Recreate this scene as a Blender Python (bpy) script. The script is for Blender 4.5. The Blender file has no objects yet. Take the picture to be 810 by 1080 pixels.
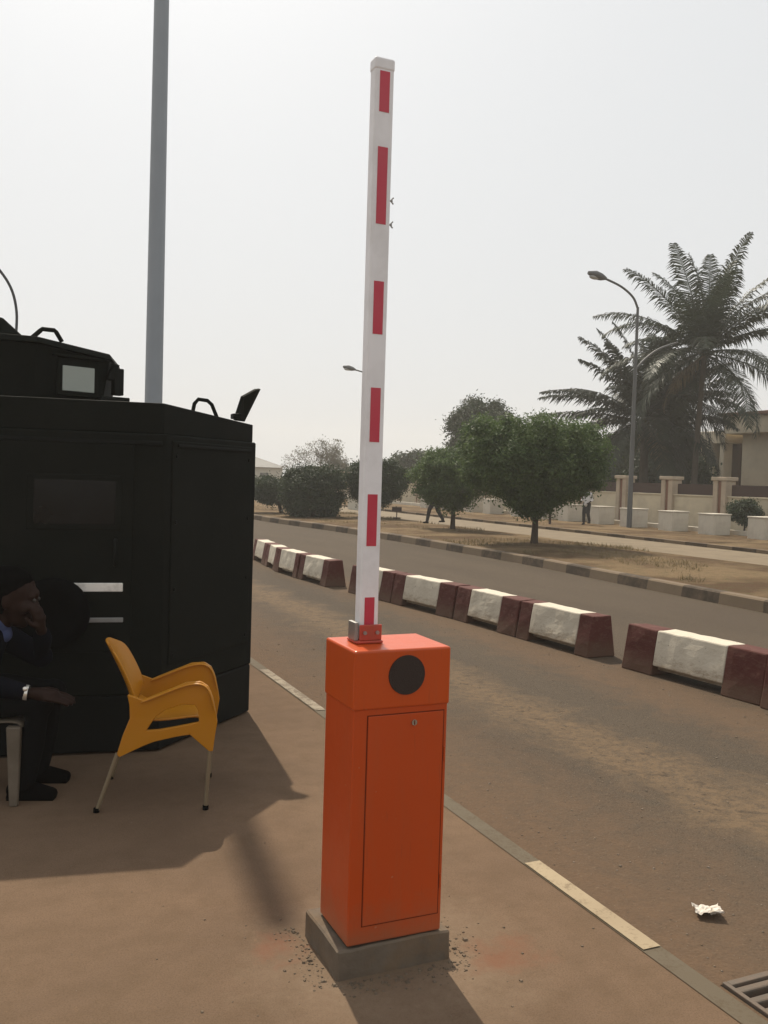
import bpy, bmesh, math, random
from mathutils import Vector, Matrix, noise as mnoise
R = math.radians
sc = bpy.context.scene
col = sc.collection

# ------------------------------------------------------------------ helpers
def tag(o, label=None, cat=None, group=None, kind=None):
    if label: o['label'] = label
    if cat: o['category'] = cat
    if group: o['group'] = group
    if kind: o['kind'] = kind
    return o

def empty(name, loc=(0, 0, 0), rz=0.0):
    o = bpy.data.objects.new(name, None)
    o.location = loc
    o.rotation_euler = (0, 0, rz)
    o.empty_display_size = 0.2
    col.objects.link(o)
    return o

class MB:
    """collects shapes, builds ONE mesh object"""
    def __init__(s):
        s.v = []; s.f = []; s.sm = []
    def add(s, vs, fs, smooth=False):
        b = len(s.v)
        s.v += [tuple(v) for v in vs]
        s.f += [tuple(b + i for i in f) for f in fs]
        s.sm += [smooth] * len(fs)
        return s
    def box(s, x0, y0, z0, x1, y1, z1):
        vs = [(x, y, z) for z in (z0, z1) for x, y in ((x0, y0), (x1, y0), (x1, y1), (x0, y1))]
        return s.add(vs, [(3, 2, 1, 0), (4, 5, 6, 7), (0, 1, 5, 4), (1, 2, 6, 5), (2, 3, 7, 6), (3, 0, 4, 7)])
    def obox(s, c, ax, ay, az):
        c = Vector(c); ax = Vector(ax); ay = Vector(ay); az = Vector(az)
        vs = [c + sx * ax + sy * ay + sz * az for sz in (-1, 1) for sx, sy in ((-1, -1), (1, -1), (1, 1), (-1, 1))]
        return s.add(vs, [(3, 2, 1, 0), (4, 5, 6, 7), (0, 1, 5, 4), (1, 2, 6, 5), (2, 3, 7, 6), (3, 0, 4, 7)])
    def prism(s, poly, z0, z1, poly1=None):
        n = len(poly); p1 = poly1 or poly
        vs = [(x, y, z0) for x, y in poly] + [(x, y, z1) for x, y in p1]
        fs = [tuple(range(n - 1, -1, -1)), tuple(range(n, 2 * n))]
        fs += [(i, (i + 1) % n, n + (i + 1) % n, n + i) for i in range(n)]
        return s.add(vs, fs)
    def tube(s, pts, rad, seg=12, caps=True, smooth=True):
        pts = [Vector(p) for p in pts]
        if not isinstance(rad, (list, tuple)): rad = [rad] * len(pts)
        vs = []; fs = []; up = None
        for i, p in enumerate(pts):
            a = pts[max(i - 1, 0)]; b = pts[min(i + 1, len(pts) - 1)]
            t = (b - a).normalized()
            if up is None:
                up = Vector((0, 0, 1)) if abs(t.z) < 0.9 else Vector((0, 1, 0))
            u = t.cross(up).normalized(); w = u.cross(t).normalized(); up = w
            for k in range(seg):
                an = 2 * math.pi * k / seg
                vs.append(p + rad[i] * (math.cos(an) * u + math.sin(an) * w))
        for i in range(len(pts) - 1):
            for k in range(seg):
                k2 = (k + 1) % seg
                fs.append((i * seg + k, i * seg + k2, (i + 1) * seg + k2, (i + 1) * seg + k))
        s.add(vs, fs, smooth)
        if caps:
            s.add(vs[:seg], [tuple(range(seg - 1, -1, -1))])
            s.add(vs[-seg:], [tuple(range(seg))])
        return s
    def ball(s, c, r, seg=16, rings=10):
        c = Vector(c)
        if not isinstance(r, (list, tuple)): r = (r, r, r)
        vs = [c + Vector((0, 0, -r[2]))]
        for i in range(1, rings):
            ph = -math.pi / 2 + math.pi * i / rings
            for k in range(seg):
                a = 2 * math.pi * k / seg
                vs.append(c + Vector((r[0] * math.cos(ph) * math.cos(a), r[1] * math.cos(ph) * math.sin(a), r[2] * math.sin(ph))))
        vs.append(c + Vector((0, 0, r[2])))
        fs = []
        for k in range(seg): fs.append((0, 1 + (k + 1) % seg, 1 + k))
        for i in range(rings - 2):
            for k in range(seg):
                a = 1 + i * seg + k; b = 1 + i * seg + (k + 1) % seg
                fs.append((a, b, b + seg, a + seg))
        l = len(vs) - 1; o = 1 + (rings - 2) * seg
        for k in range(seg): fs.append((o + k, o + (k + 1) % seg, l))
        return s.add(vs, fs, True)
    def build(s, name, mat, parent=None, bevel=0, bseg=2, loc=None):
        me = bpy.data.meshes.new(name)
        me.from_pydata(s.v, [], s.f)
        me.polygons.foreach_set('use_smooth', s.sm)
        me.update()
        o = bpy.data.objects.new(name, me)
        col.objects.link(o)
        if mat: me.materials.append(mat)
        if parent: o.parent = parent
        if loc: o.location = loc
        if bevel:
            m = o.modifiers.new('bevel', 'BEVEL'); m.width = bevel; m.segments = bseg
            m.limit_method = 'ANGLE'; m.angle_limit = R(40)
        return o

def copy_tree(o, parent=None):
    c = o.copy(); col.objects.link(c)
    if parent: c.parent = parent
    for ch in list(o.children): copy_tree(ch, c)
    return c

# ------------------------------------------------------------------ materials
def nt(mat):
    mat.use_nodes = True
    t = mat.node_tree
    return t, t.nodes, t.links, t.nodes['Principled BSDF']

def mixc(t, fac, a, b, blend='MIX'):
    n = t.nodes.new('ShaderNodeMix'); n.data_type = 'RGBA'; n.blend_type = blend
    def put(sock, v):
        if hasattr(v, 'links'): t.links.new(v, sock)
        elif isinstance(v, (int, float)): sock.default_value = v
        else: sock.default_value = (*v, 1)
    put(n.inputs[0], fac); put(n.inputs[6], a); put(n.inputs[7], b)
    return n.outputs[2]

def math_(t, op, a, b=0.0, clamp=False):
    n = t.nodes.new('ShaderNodeMath'); n.operation = op; n.use_clamp = clamp
    for i, v in enumerate((a, b)):
        if hasattr(v, 'links'): t.links.new(v, n.inputs[i])
        else: n.inputs[i].default_value = v
    return n.outputs[0]

def ramp(t, fac, stops):
    n = t.nodes.new('ShaderNodeValToRGB')
    e = n.color_ramp.elements
    while len(e) < len(stops): e.new(0.5)
    for i, (p, c) in enumerate(stops):
        e[i].position = p
        e[i].color = (c, c, c, 1) if isinstance(c, (int, float)) else (*c, 1)
    t.links.new(fac, n.inputs[0])
    return n.outputs[0]

def noise(t, vec, scale, detail=4, rough=0.55, dist=0.0):
    n = t.nodes.new('ShaderNodeTexNoise')
    n.inputs['Scale'].default_value = scale; n.inputs['Detail'].default_value = detail
    n.inputs['Roughness'].default_value = rough; n.inputs['Distortion'].default_value = dist
    t.links.new(vec, n.inputs['Vector'])
    return n.outputs[0]

def pos(t):
    return t.nodes.new('ShaderNodeNewGeometry').outputs['Position']

def objco(t):
    return t.nodes.new('ShaderNodeTexCoord').outputs['Object']

def scaled(t, v, s):
    n = t.nodes.new('ShaderNodeVectorMath'); n.operation = 'MULTIPLY'
    t.links.new(v, n.inputs[0]); n.inputs[1].default_value = s
    return n.outputs[0]

def dist_to(t, v, p):
    n = t.nodes.new('ShaderNodeVectorMath'); n.operation = 'DISTANCE'
    t.links.new(v, n.inputs[0]); n.inputs[1].default_value = p
    return n.outputs['Value']

def bump(t, h, bsdf, strength=0.3, distance=0.01):
    n = t.nodes.new('ShaderNodeBump'); n.inputs['Strength'].default_value = strength
    n.inputs['Distance'].default_value = distance
    t.links.new(h, n.inputs['Height']); t.links.new(n.outputs[0], bsdf.inputs['Normal'])

def mat_basic(name, c, rough=0.6, spec=0.5, metal=0.0, var=0.12, vscale=6.0, bumps=0.0, bscale=80.0, dirt=None, dirt_amt=0.4, dscale=3.0):
    m = bpy.data.materials.new(name)
    t, N, L, b = nt(m)
    v = objco(t)
    n1 = noise(t, v, vscale, 5)
    lo = tuple(x * (1 - var) for x in c); hi = tuple(min(1, x * (1 + var)) for x in c)
    cc = mixc(t, n1, lo, hi)
    if dirt:
        n2 = noise(t, v, dscale, 6, 0.65)
        f = math_(t, 'MULTIPLY', ramp(t, n2, [(0.45, 0.0), (0.7, 1.0)]), dirt_amt)
        cc = mixc(t, f, cc, dirt)
    L.new(cc, b.inputs['Base Color'])
    rr = math_(t, 'ADD', math_(t, 'MULTIPLY', n1, 0.2), rough - 0.1)
    L.new(rr, b.inputs['Roughness'])
    b.inputs['Metallic'].default_value = metal
    b.inputs['Specular IOR Level'].default_value = spec
    if bumps: bump(t, noise(t, v, bscale, 4), b, bumps, 0.004)
    return m

def mat_ground():
    m = bpy.data.materials.new('dry_earth'); t, N, L, b = nt(m); v = pos(t)
    n1 = noise(t, v, 0.35, 6, 0.6); n2 = noise(t, v, 3.5, 6, 0.65); n3 = noise(t, v, 60, 3, 0.6)
    c = mixc(t, ramp(t, n1, [(0.35, 0), (0.65, 1)]), (0.12, 0.078, 0.043), (0.17, 0.12, 0.07))
    c = mixc(t, ramp(t, n2, [(0.45, 0), (0.7, 0.7)]), c, (0.15, 0.115, 0.07))
    c = mixc(t, ramp(t, n3, [(0.4, 0), (0.75, 0.45)]), c, (0.10, 0.07, 0.045))
    L.new(c, b.inputs['Base Color']); b.inputs['Roughness'].default_value = 0.95
    b.inputs['Specular IOR Level'].default_value = 0.15
    bump(t, n3, b, 0.5, 0.02)
    return m

def mat_verge():
    m = bpy.data.materials.new('dry_grass_verge'); t, N, L, b = nt(m); v = pos(t)
    n1 = noise(t, v, 0.45, 6, 0.65); n2 = noise(t, v, 5, 6, 0.7); n3 = noise(t, v, 55, 4, 0.7)
    c = mixc(t, ramp(t, n1, [(0.42, 0), (0.58, 1)]), (0.118, 0.070, 0.039), (0.250, 0.172, 0.095))
    c = mixc(t, ramp(t, n2, [(0.5, 0), (0.68, 0.75)]), c, (0.12, 0.105, 0.05))
    c = mixc(t, ramp(t, n3, [(0.42, 0), (0.7, 0.6)]), c, (0.09, 0.065, 0.035))
    L.new(c, b.inputs['Base Color']); b.inputs['Roughness'].default_value = 0.95
    b.inputs['Specular IOR Level'].default_value = 0.1
    bump(t, n3, b, 0.9, 0.05)
    return m

def sepx(t, v):
    n = t.nodes.new('ShaderNodeSeparateXYZ'); t.links.new(v, n.inputs[0]); return n.outputs

def mat_apron():
    m = bpy.data.materials.new('dusty_apron'); t, N, L, b = nt(m); v = pos(t)
    n1 = noise(t, v, 0.8, 6, 0.6, 0.4); n2 = noise(t, v, 7, 6, 0.65); n3 = noise(t, v, 170, 3, 0.7); n4 = noise(t, v, 30, 5, 0.7)
    c = mixc(t, ramp(t, n1, [(0.35, 0), (0.68, 1)]), (0.130, 0.087, 0.057), (0.172, 0.113, 0.072))
    c = mixc(t, ramp(t, n2, [(0.42, 0), (0.72, 0.5)]), c, (0.104, 0.069, 0.041))
    c = mixc(t, ramp(t, n3, [(0.45, 0), (0.72, 0.5)]), c, (0.068, 0.044, 0.027))
    c = mixc(t, ramp(t, n4, [(0.62, 0), (0.74, 0.5)]), c, (0.19, 0.12, 0.070))
    # spill of mortar dust and brick dust round the barrier's footing
    wob = math_(t, 'MULTIPLY', math_(t, 'SUBTRACT', noise(t, v, 9, 5, 0.7), 0.5), 0.45)
    d = math_(t, 'ADD', dist_to(t, v, (1.32, 2.78, 0)), wob)
    c = mixc(t, math_(t, 'MULTIPLY', ramp(t, d, [(0.28, 0.6), (0.58, 0.0)]), n4), c, (0.26, 0.195, 0.135))
    d2 = math_(t, 'ADD', dist_to(t, v, (1.70, 2.66, 0)), wob)
    c = mixc(t, ramp(t, d2, [(0.0, 0.6), (0.17, 0.0)]), c, (0.165, 0.066, 0.036))
    d3 = math_(t, 'ADD', dist_to(t, v, (0.98, 2.98, 0)), wob)
    c = mixc(t, ramp(t, d3, [(0.0, 0.55), (0.13, 0.0)]), c, (0.165, 0.066, 0.038))
    L.new(c, b.inputs['Base Color']); b.inputs['Roughness'].default_value = 0.92
    b.inputs['Specular IOR Level'].default_value = 0.08
    bump(t, mixc(t, 0.5, n3, n4), b, 0.45, 0.006)
    return m

def mat_road():
    m = bpy.data.materials.new('dusty_asphalt'); t, N, L, b = nt(m); v = pos(t)
    X, Y, Z = sepx(t, v)
    n1 = noise(t, scaled(t, v, (1, 0.22, 1)), 1.3, 6, 0.6); n2 = noise(t, v, 4.5, 7, 0.7, 0.6)
    n3 = noise(t, v, 150, 3, 0.75); n5 = noise(t, v, 14, 7, 0.8)
    vo = t.nodes.new('ShaderNodeTexVoronoi'); vo.inputs['Scale'].default_value = 70
    L.new(v, vo.inputs['Vector'])
    asp = mixc(t, ramp(t, n1, [(0.3, 0), (0.7, 1)]), (0.044, 0.038, 0.031), (0.070, 0.058, 0.044))
    asp = mixc(t, ramp(t, n3, [(0.48, 0), (0.64, 0.8)]), asp, (0.145, 0.112, 0.078))
    asp = mixc(t, ramp(t, vo.outputs['Distance'], [(0.15, 0.75), (0.38, 0)]), asp, (0.022, 0.018, 0.014))
    # red dust blown against the edges, thinning into the lane
    Xw = math_(t, 'ADD', X, math_(t, 'MULTIPLY', math_(t, 'SUBTRACT', n2, 0.5), 1.5))
    edge = ramp(t, math_(t, 'DIVIDE', math_(t, 'SUBTRACT', Xw, 2.2), 1.5), [(0.1, 0.98), (0.85, 0.15)])
    far = ramp(t, math_(t, 'DIVIDE', math_(t, 'SUBTRACT', Xw, 4.15), 1.6), [(0.15, 0.0), (0.5, 0.75), (0.66, 0.6), (0.92, 0.06)])
    dust = mixc(t, n5, (0.098, 0.064, 0.040), (0.144, 0.092, 0.057))
    c = mixc(t, math_(t, 'MULTIPLY', edge, ramp(t, n5, [(0.2, 0.6), (0.6, 1)])), asp, dust)
    c = mixc(t, far, c, dust)
    # band of loose sand along the middle of the lane
    Xs = math_(t, 'ADD', X, math_(t, 'MULTIPLY', math_(t, 'SUBTRACT', noise(t, v, 1.6, 6, 0.7, 0.5), 0.5), 1.3))
    band = ramp(t, math_(t, 'ABSOLUTE', math_(t, 'SUBTRACT', Xs, 3.62)), [(0.10, 1.0), (0.42, 0.0)])
    grit = ramp(t, n5, [(0.36, 0.15), (0.56, 1.0)])
    c = mixc(t, math_(t, 'MULTIPLY', math_(t, 'MULTIPLY', band, grit), 0.85), c, (0.155, 0.106, 0.064))
    pit = ramp(t, noise(t, v, 11, 5, 0.65), [(0.33, 0.75), (0.43, 0)])
    c = mixc(t, math_(t, 'MULTIPLY', pit, band), c, (0.05, 0.038, 0.028))
    L.new(c, b.inputs['Base Color']); b.inputs['Roughness'].default_value = 0.88
    b.inputs['Specular IOR Level'].default_value = 0.08
    c = mixc(t, ramp(t, noise(t, v, 38, 4, 0.8), [(0.58, 0), (0.70, 0.65)]), c, (0.17, 0.125, 0.085))
    c = mixc(t, ramp(t, noise(t, v, 24, 3, 0.7), [(0.27, 0.6), (0.36, 0)]), c, (0.026, 0.021, 0.016))
    L.new(c, b.inputs['Base Color'])
    bump(t, mixc(t, 0.5, n3, vo.outputs['Distance']), b, 0.7, 0.008)
    return m

def mat_worn_paint(name, paint, under, cover=0.5, scale=9, stretch=(1, 1, 1)):
    m = bpy.data.materials.new(name); t, N, L, b = nt(m); v = scaled(t, pos(t), stretch)
    n1 = noise(t, v, scale, 7, 0.75); n2 = noise(t, v, 90, 3, 0.7); n3 = noise(t, v, 2.5, 4)
    c = mixc(t, ramp(t, mixc(t, 0.35, n1, n2), [(cover - 0.07, 1), (cover + 0.07, 0)]), under, paint)
    c = mixc(t, ramp(t, n3, [(0.4, 0), (0.7, 0.35)]), c, under)
    L.new(c, b.inputs['Base Color']); b.inputs['Roughness'].default_value = 0.85
    b.inputs['Specular IOR Level'].default_value = 0.2
    bump(t, n2, b, 0.3, 0.004)
    return m

def mat_block(name, c, stain, chip):
    """painted concrete: streaked, chipped low down by its own wear"""
    m = bpy.data.materials.new(name); t, N, L, b = nt(m); v = pos(t)
    n1 = noise(t, v, 5, 6, 0.65); n2 = noise(t, scaled(t, v, (1, 1, 2.2)), 13, 7, 0.75); n3 = noise(t, v, 70, 4, 0.7)
    cc = mixc(t, n1, tuple(x * 0.85 for x in c), c)
    cc = mixc(t, ramp(t, n2, [(0.5, 0), (0.72, 0.65)]), cc, stain)
    Z = sepx(t, v)[2]
    ch_ = noise(t, v, 8, 8, 0.82)
    cc = mixc(t, ramp(t, ch_, [(0.625, 0), (0.65, 0.9)]), cc, (0.17, 0.135, 0.10))
    low = ramp(t, math_(t, 'ADD', math_(t, 'MULTIPLY', Z, 2.2), math_(t, 'MULTIPLY', math_(t, 'SUBTRACT', n2, 0.5), 1.1)), [(0.14, 0.85), (0.42, 0.0)])
    cc = mixc(t, low, cc, chip)
    L.new(cc, b.inputs['Base Color']); b.inputs['Roughness'].default_value = 0.8
    b.inputs['Specular IOR Level'].default_value = 0.25
    bump(t, mixc(t, 0.5, n2, n3), b, 0.45, 0.012)
    return m

def mat_leaf(name, dark, light, spec=0.25, trans=0.35, scale=2.0):
    m = bpy.data.materials.new(name); t, N, L, b = nt(m); v = pos(t)
    n1 = noise(t, v, scale, 4, 0.6); n2 = noise(t, v, 23, 2, 0.6)
    f = mixc(t, 0.5, n1, n2)
    c = mixc(t, ramp(t, f, [(0.35, 0), (0.65, 1)]), dark, light)
    L.new(c, b.inputs['Base Color']); b.inputs['Roughness'].default_value = 0.55
    b.inputs['Specular IOR Level'].default_value = spec
    tr = N.new('ShaderNodeBsdfTranslucent'); L.new(c, tr.inputs['Color'])
    mx = N.new('ShaderNodeMixShader'); mx.inputs[0].default_value = trans
    L.new(b.outputs[0], mx.inputs[1]); L.new(tr.outputs[0], mx.inputs[2])
    L.new(mx.outputs[0], N['Material Output'].inputs['Surface'])
    return m

def mat_bark(name, c, scale=14):
    m = bpy.data.materials.new(name); t, N, L, b = nt(m); v = pos(t)
    n1 = noise(t, scaled(t, v, (1, 1, 0.3)), scale, 6, 0.7)
    L.new(mixc(t, n1, tuple(x * 0.5 for x in c), tuple(x * 1.5 for x in c)), b.inputs['Base Color'])
    b.inputs['Roughness'].default_value = 0.9; b.inputs['Specular IOR Level'].default_value = 0.15
    bump(t, n1, b, 0.6, 0.02)
    return m

def mat_cabinet(name, c, rough):
    """sprayed enamel: faint runs, dust settled low down, small chips and scratches"""
    m = bpy.data.materials.new(name); t, N, L, b = nt(m); v = objco(t)
    n1 = noise(t, v, 3, 5); n2 = noise(t, scaled(t, v, (1, 1, 0.12)), 26, 6, 0.7); n3 = noise(t, v, 42, 3, 0.6); n4 = noise(t, v, 9, 6, 0.75)
    cc = mixc(t, n1, tuple(x * 0.9 for x in c), tuple(min(1, x * 1.06) for x in c))
    cc = mixc(t, ramp(t, n2, [(0.5, 0), (0.75, 0.22)]), cc, (0.34, 0.10, 0.04))
    Z = sepx(t, v)[2]
    low = ramp(t, math_(t, 'ADD', Z, math_(t, 'MULTIPLY', math_(t, 'SUBTRACT', n4, 0.5), 0.28)), [(0.0, 0.6), (0.16, 0.0)])
    cc = mixc(t, low, cc, (0.26, 0.11, 0.055))
    cc = mixc(t, ramp(t, n3, [(0.735, 0), (0.76, 0.7)]), cc, (0.42, 0.22, 0.13))
    sc_ = noise(t, scaled(t, v, (9, 9, 0.5)), 16, 2, 0.4)
    cc = mixc(t, math_(t, 'MULTIPLY', ramp(t, sc_, [(0.70, 0), (0.73, 0.5)]), n4), cc, (0.22, 0.05, 0.02))
    L.new(cc, b.inputs['Base Color'])
    L.new(math_(t, 'ADD', math_(t, 'MULTIPLY', n4, 0.25), rough - 0.1), b.inputs['Roughness'])
    b.inputs['Specular IOR Level'].default_value = 0.42
    bump(t, n1, b, 0.08, 0.01)
    return m

def mat_kerb():
    m = bpy.data.materials.new('worn_kerb_paint'); t, N, L, b = nt(m); v = pos(t)
    X, Y, Z = sepx(t, v)
    s = math_(t, 'SINE', math_(t, 'MULTIPLY', Y, math.pi / 0.82))
    n1 = noise(t, v, 4, 6, 0.7); n2 = noise(t, v, 60, 3, 0.7)
    k = ramp(t, math_(t, 'ADD', s, math_(t, 'MULTIPLY', math_(t, 'SUBTRACT', n1, 0.5), 0.6)), [(0.0, 0), (0.06, 1)])
    c = mixc(t, k, (0.175, 0.130, 0.085), (0.058, 0.044, 0.031))
    c = mixc(t, ramp(t, n1, [(0.42, 0), (0.68, 0.7)]), c, (0.155, 0.113, 0.076))
    c = mixc(t, ramp(t, n2, [(0.5, 0), (0.75, 0.4)]), c, (0.08, 0.06, 0.045))
    L.new(c, b.inputs['Base Color']); b.inputs['Roughness'].default_value = 0.9
    b.inputs['Specular IOR Level'].default_value = 0.2
    bump(t, n2, b, 0.4, 0.01)
    return m

M = {}
M['ground'] = mat_ground(); M['verge'] = mat_verge(); M['apron'] = mat_apron(); M['road'] = mat_road(); M['kerb'] = mat_kerb()
M['service'] = mat_worn_paint('pale_dusty_road', (0.20, 0.155, 0.10), (0.145, 0.11, 0.07), 0.55, 1.5)
M['edge'] = mat_worn_paint('faded_edge_strip', (0.118, 0.096, 0.066), (0.088, 0.064, 0.038), 0.55, 6)
M['line'] = mat_worn_paint('worn_white_line', (0.36, 0.285, 0.185), (0.19, 0.14, 0.088), 0.58, 11)
M['line_old'] = mat_worn_paint('older_white_line', (0.32, 0.27, 0.20), (0.15, 0.115, 0.08), 0.50, 11)
M['orange'] = mat_cabinet('orange_enamel', (0.48, 0.060, 0.005), 0.36)
M['hood'] = mat_cabinet('orange_hood_enamel', (0.51, 0.070, 0.007), 0.30)
M['seam'] = mat_basic('dark_gap', (0.14, 0.022, 0.006), 0.8, 0.2)
M['disc'] = mat_basic('dark_grille', (0.036, 0.024, 0.019), 0.7, 0.3, bumps=0.8, bscale=260)
M['chrome'] = mat_basic('lock_chrome', (0.6, 0.6, 0.58), 0.25, 0.5, metal=1.0)
M['arm'] = mat_basic('white_arm_enamel', (0.80, 0.79, 0.80), 0.42, 0.5, var=0.05, vscale=4, dirt=(0.5, 0.48, 0.46), dirt_amt=0.4, dscale=6)
M['red'] = mat_basic('red_reflective_tape', (0.50, 0.030, 0.060), 0.35, 0.5, var=0.12, vscale=8, dirt=(0.5, 0.10, 0.11), dirt_amt=0.4)
M['bracket'] = mat_basic('red_bracket', (0.42, 0.055, 0.03), 0.4, 0.5, dirt=(0.2, 0.08, 0.05), dirt_amt=0.5, dscale=20)
M['steel'] = mat_basic('dull_steel', (0.32, 0.31, 0.29), 0.45, 0.5, metal=0.8)
M['galv'] = mat_basic('galvanised_mast', (0.27, 0.30, 0.33), 0.5, 0.4, metal=0.1, var=0.15, vscale=2)
M['galv2'] = mat_basic('grey_lamp_post', (0.095, 0.098, 0.098), 0.55, 0.4, metal=0.2)
M['lampglass'] = mat_basic('dusty_lamp_lens', (0.35, 0.36, 0.36), 0.4, 0.5)
M['concrete'] = mat_basic('rough_concrete', (0.145, 0.115, 0.086), 0.95, 0.1, var=0.4, vscale=12, bumps=1.0, bscale=40, dirt=(0.17, 0.115, 0.07), dirt_amt=0.75, dscale=9)
M['grit'] = mat_basic('pale_road_grit', (0.20, 0.16, 0.12), 0.95, 0.1, var=0.8, vscale=3)
M['straw'] = mat_leaf('dry_straw', (0.10, 0.075, 0.035), (0.24, 0.185, 0.095), trans=0.3, scale=.8)
M['rubble'] = mat_basic('mortar_rubble', (0.15, 0.115, 0.082), 0.95, 0.1, var=0.7, vscale=14)
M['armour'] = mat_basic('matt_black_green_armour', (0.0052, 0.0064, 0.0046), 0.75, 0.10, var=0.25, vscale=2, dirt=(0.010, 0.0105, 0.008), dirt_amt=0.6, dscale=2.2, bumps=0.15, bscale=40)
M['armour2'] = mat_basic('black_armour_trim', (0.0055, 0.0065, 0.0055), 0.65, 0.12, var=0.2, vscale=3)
M['rubber'] = mat_basic('black_rubber', (0.0032, 0.0032, 0.0032), 0.95, 0.03, var=0.2)
M['pane'] = mat_basic('painted_sky_armour_glass', (0.30, 0.33, 0.29), 0.12, 0.6, var=0.15, vscale=3)  # pale grey-green base colour stands in for sky seen through the turret glass
M['darkpane'] = mat_basic('dark_armour_glass', (0.006, 0.007, 0.008), 0.12, 0.25, var=0.1)
M['stripe'] = mat_basic('pale_reflector', (0.80, 0.78, 0.72), 0.35, 0.5, var=0.1, dirt=(0.4, 0.38, 0.34), dirt_amt=0.5, dscale=18)
M['stripe2'] = mat_basic('dull_pale_reflector', (0.22, 0.22, 0.21), 0.4, 0.5, var=0.3, vscale=9)
M['yellow'] = mat_basic('yellow_plastic', (0.42, 0.172, 0.003), 0.42, 0.35, var=0.05, vscale=4, dirt=(0.42, 0.15, 0.02), dirt_amt=0.3, dscale=4)
M['alu'] = mat_basic('chair_tube_aluminium', (0.20, 0.155, 0.095), 0.55, 0.3, metal=0.2)
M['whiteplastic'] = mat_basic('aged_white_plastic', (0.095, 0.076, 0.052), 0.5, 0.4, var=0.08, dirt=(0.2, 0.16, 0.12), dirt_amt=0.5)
M['skin'] = mat_basic('dark_brown_skin', (0.021, 0.0095, 0.0062), 0.6, 0.12, var=0.12, vscale=12)
M['hair'] = mat_basic('black_hair', (0.0025, 0.0022, 0.0022), 0.95, 0.02)
M['suit'] = mat_basic('navy_cloth', (0.0045, 0.0050, 0.0085), 0.95, 0.05, var=0.25, vscale=14)
M['trouser'] = mat_basic('black_cloth', (0.0040, 0.0042, 0.0045), 0.95, 0.05, var=0.25, vscale=14)
M['shirt'] = mat_basic('blue_shirt_cloth', (0.055, 0.075, 0.16), 0.85, 0.2, var=0.2, vscale=10)
M['whiteshirt'] = mat_basic('white_shirt_cloth', (0.62, 0.60, 0.58), 0.85, 0.2, var=0.1)
M['darkcloth'] = mat_basic('dark_trouser_cloth', (0.028, 0.026, 0.026), 0.9, 0.15)
M['watch'] = mat_basic('bright_watch_metal', (0.75, 0.72, 0.65), 0.25, 0.5, metal=0.7)
M['eye'] = mat_basic('eye_white', (0.03, 0.025, 0.02), 0.4, 0.5)
M['maroon'] = mat_block('maroon_block_paint', (0.092, 0.0245, 0.0185), (0.155, 0.085, 0.060), (0.120, 0.070, 0.045))
M['whiteblock'] = mat_block('white_block_paint', (0.62, 0.56, 0.45), (0.45, 0.38, 0.285), (0.31, 0.24, 0.165))
M['wall'] = mat_basic('cream_wall_paint', (0.54, 0.465, 0.33), 0.85, 0.2, var=0.08, vscale=0.7, dirt=(0.30, 0.25, 0.19), dirt_amt=0.55, dscale=0.9)
M['pillar'] = mat_basic('tan_pillar_paint', (0.42, 0.34, 0.25), 0.85, 0.2, var=0.08, vscale=1.2, dirt=(0.25, 0.2, 0.15), dirt_amt=0.5, dscale=1.4)
M['pillarband'] = mat_basic('brown_pillar_groove', (0.20, 0.10, 0.065), 0.85, 0.2)
M['railing'] = mat_basic('brown_railing', (0.050, 0.027, 0.021), 0.7, 0.3)
M['cube'] = mat_basic('white_cube_paint', (0.54, 0.495, 0.41), 0.8, 0.25, var=0.08, vscale=2, dirt=(0.36, 0.31, 0.25), dirt_amt=0.6, dscale=2.4, bumps=0.3, bscale=30)
M['cream'] = mat_basic('cream_house_paint', (0.58, 0.50, 0.37), 0.85, 0.2, var=0.06, vscale=0.5, dirt=(0.38, 0.32, 0.24), dirt_amt=0.5, dscale=0.6)
M['brownpanel'] = mat_basic('brown_facade_panel', (0.17, 0.105, 0.065), 0.7, 0.3)
M['roofgrey'] = mat_basic('grey_sheet_roof', (0.095, 0.092, 0.085), 0.6, 0.3, var=0.15, vscale=1)
M['farwall'] = mat_basic('pale_far_wall', (0.48, 0.45, 0.38), 0.85, 0.2, var=0.1, vscale=0.6)
M['window'] = mat_basic('dark_window', (0.03, 0.035, 0.04), 0.15, 0.5)
M['leaf1'] = mat_leaf('ficus_leaf', (0.032, 0.066, 0.020), (0.130, 0.185, 0.062), trans=0.32)
M['leaf2'] = mat_leaf('dark_bush_leaf', (0.016, 0.031, 0.013), (0.042, 0.064, 0.024), trans=0.25)
M['leaf3'] = mat_leaf('far_tree_leaf', (0.020, 0.034, 0.016), (0.048, 0.068, 0.028), trans=0.25)
M['leafdry'] = mat_leaf('grey_sparse_leaf', (0.11, 0.105, 0.075), (0.18, 0.17, 0.12), trans=0.3)
M['palm'] = mat_leaf('coconut_leaf', (0.015, 0.026, 0.013), (0.036, 0.050, 0.024), spec=0.35, trans=0.22, scale=1.2)
M['palm2'] = mat_leaf('oil_palm_leaf', (0.010, 0.017, 0.010), (0.025, 0.034, 0.017), spec=0.3, trans=0.2, scale=1.2)
M['palmdry'] = mat_leaf('dry_palm_leaf', (0.13, 0.095, 0.05), (0.21, 0.16, 0.085), trans=0.25)
M['bark'] = mat_bark('grey_brown_bark', (0.062, 0.046, 0.034))
M['palmbark'] = mat_bark('palm_bark', (0.085, 0.072, 0.058), 9)
M['twig'] = mat_bark('pale_twig', (0.14, 0.12, 0.10), 9)
M['paper'] = mat_basic('crumpled_white_paper', (0.66, 0.60, 0.52), 0.8, 0.2, var=0.12, vscale=30)
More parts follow.
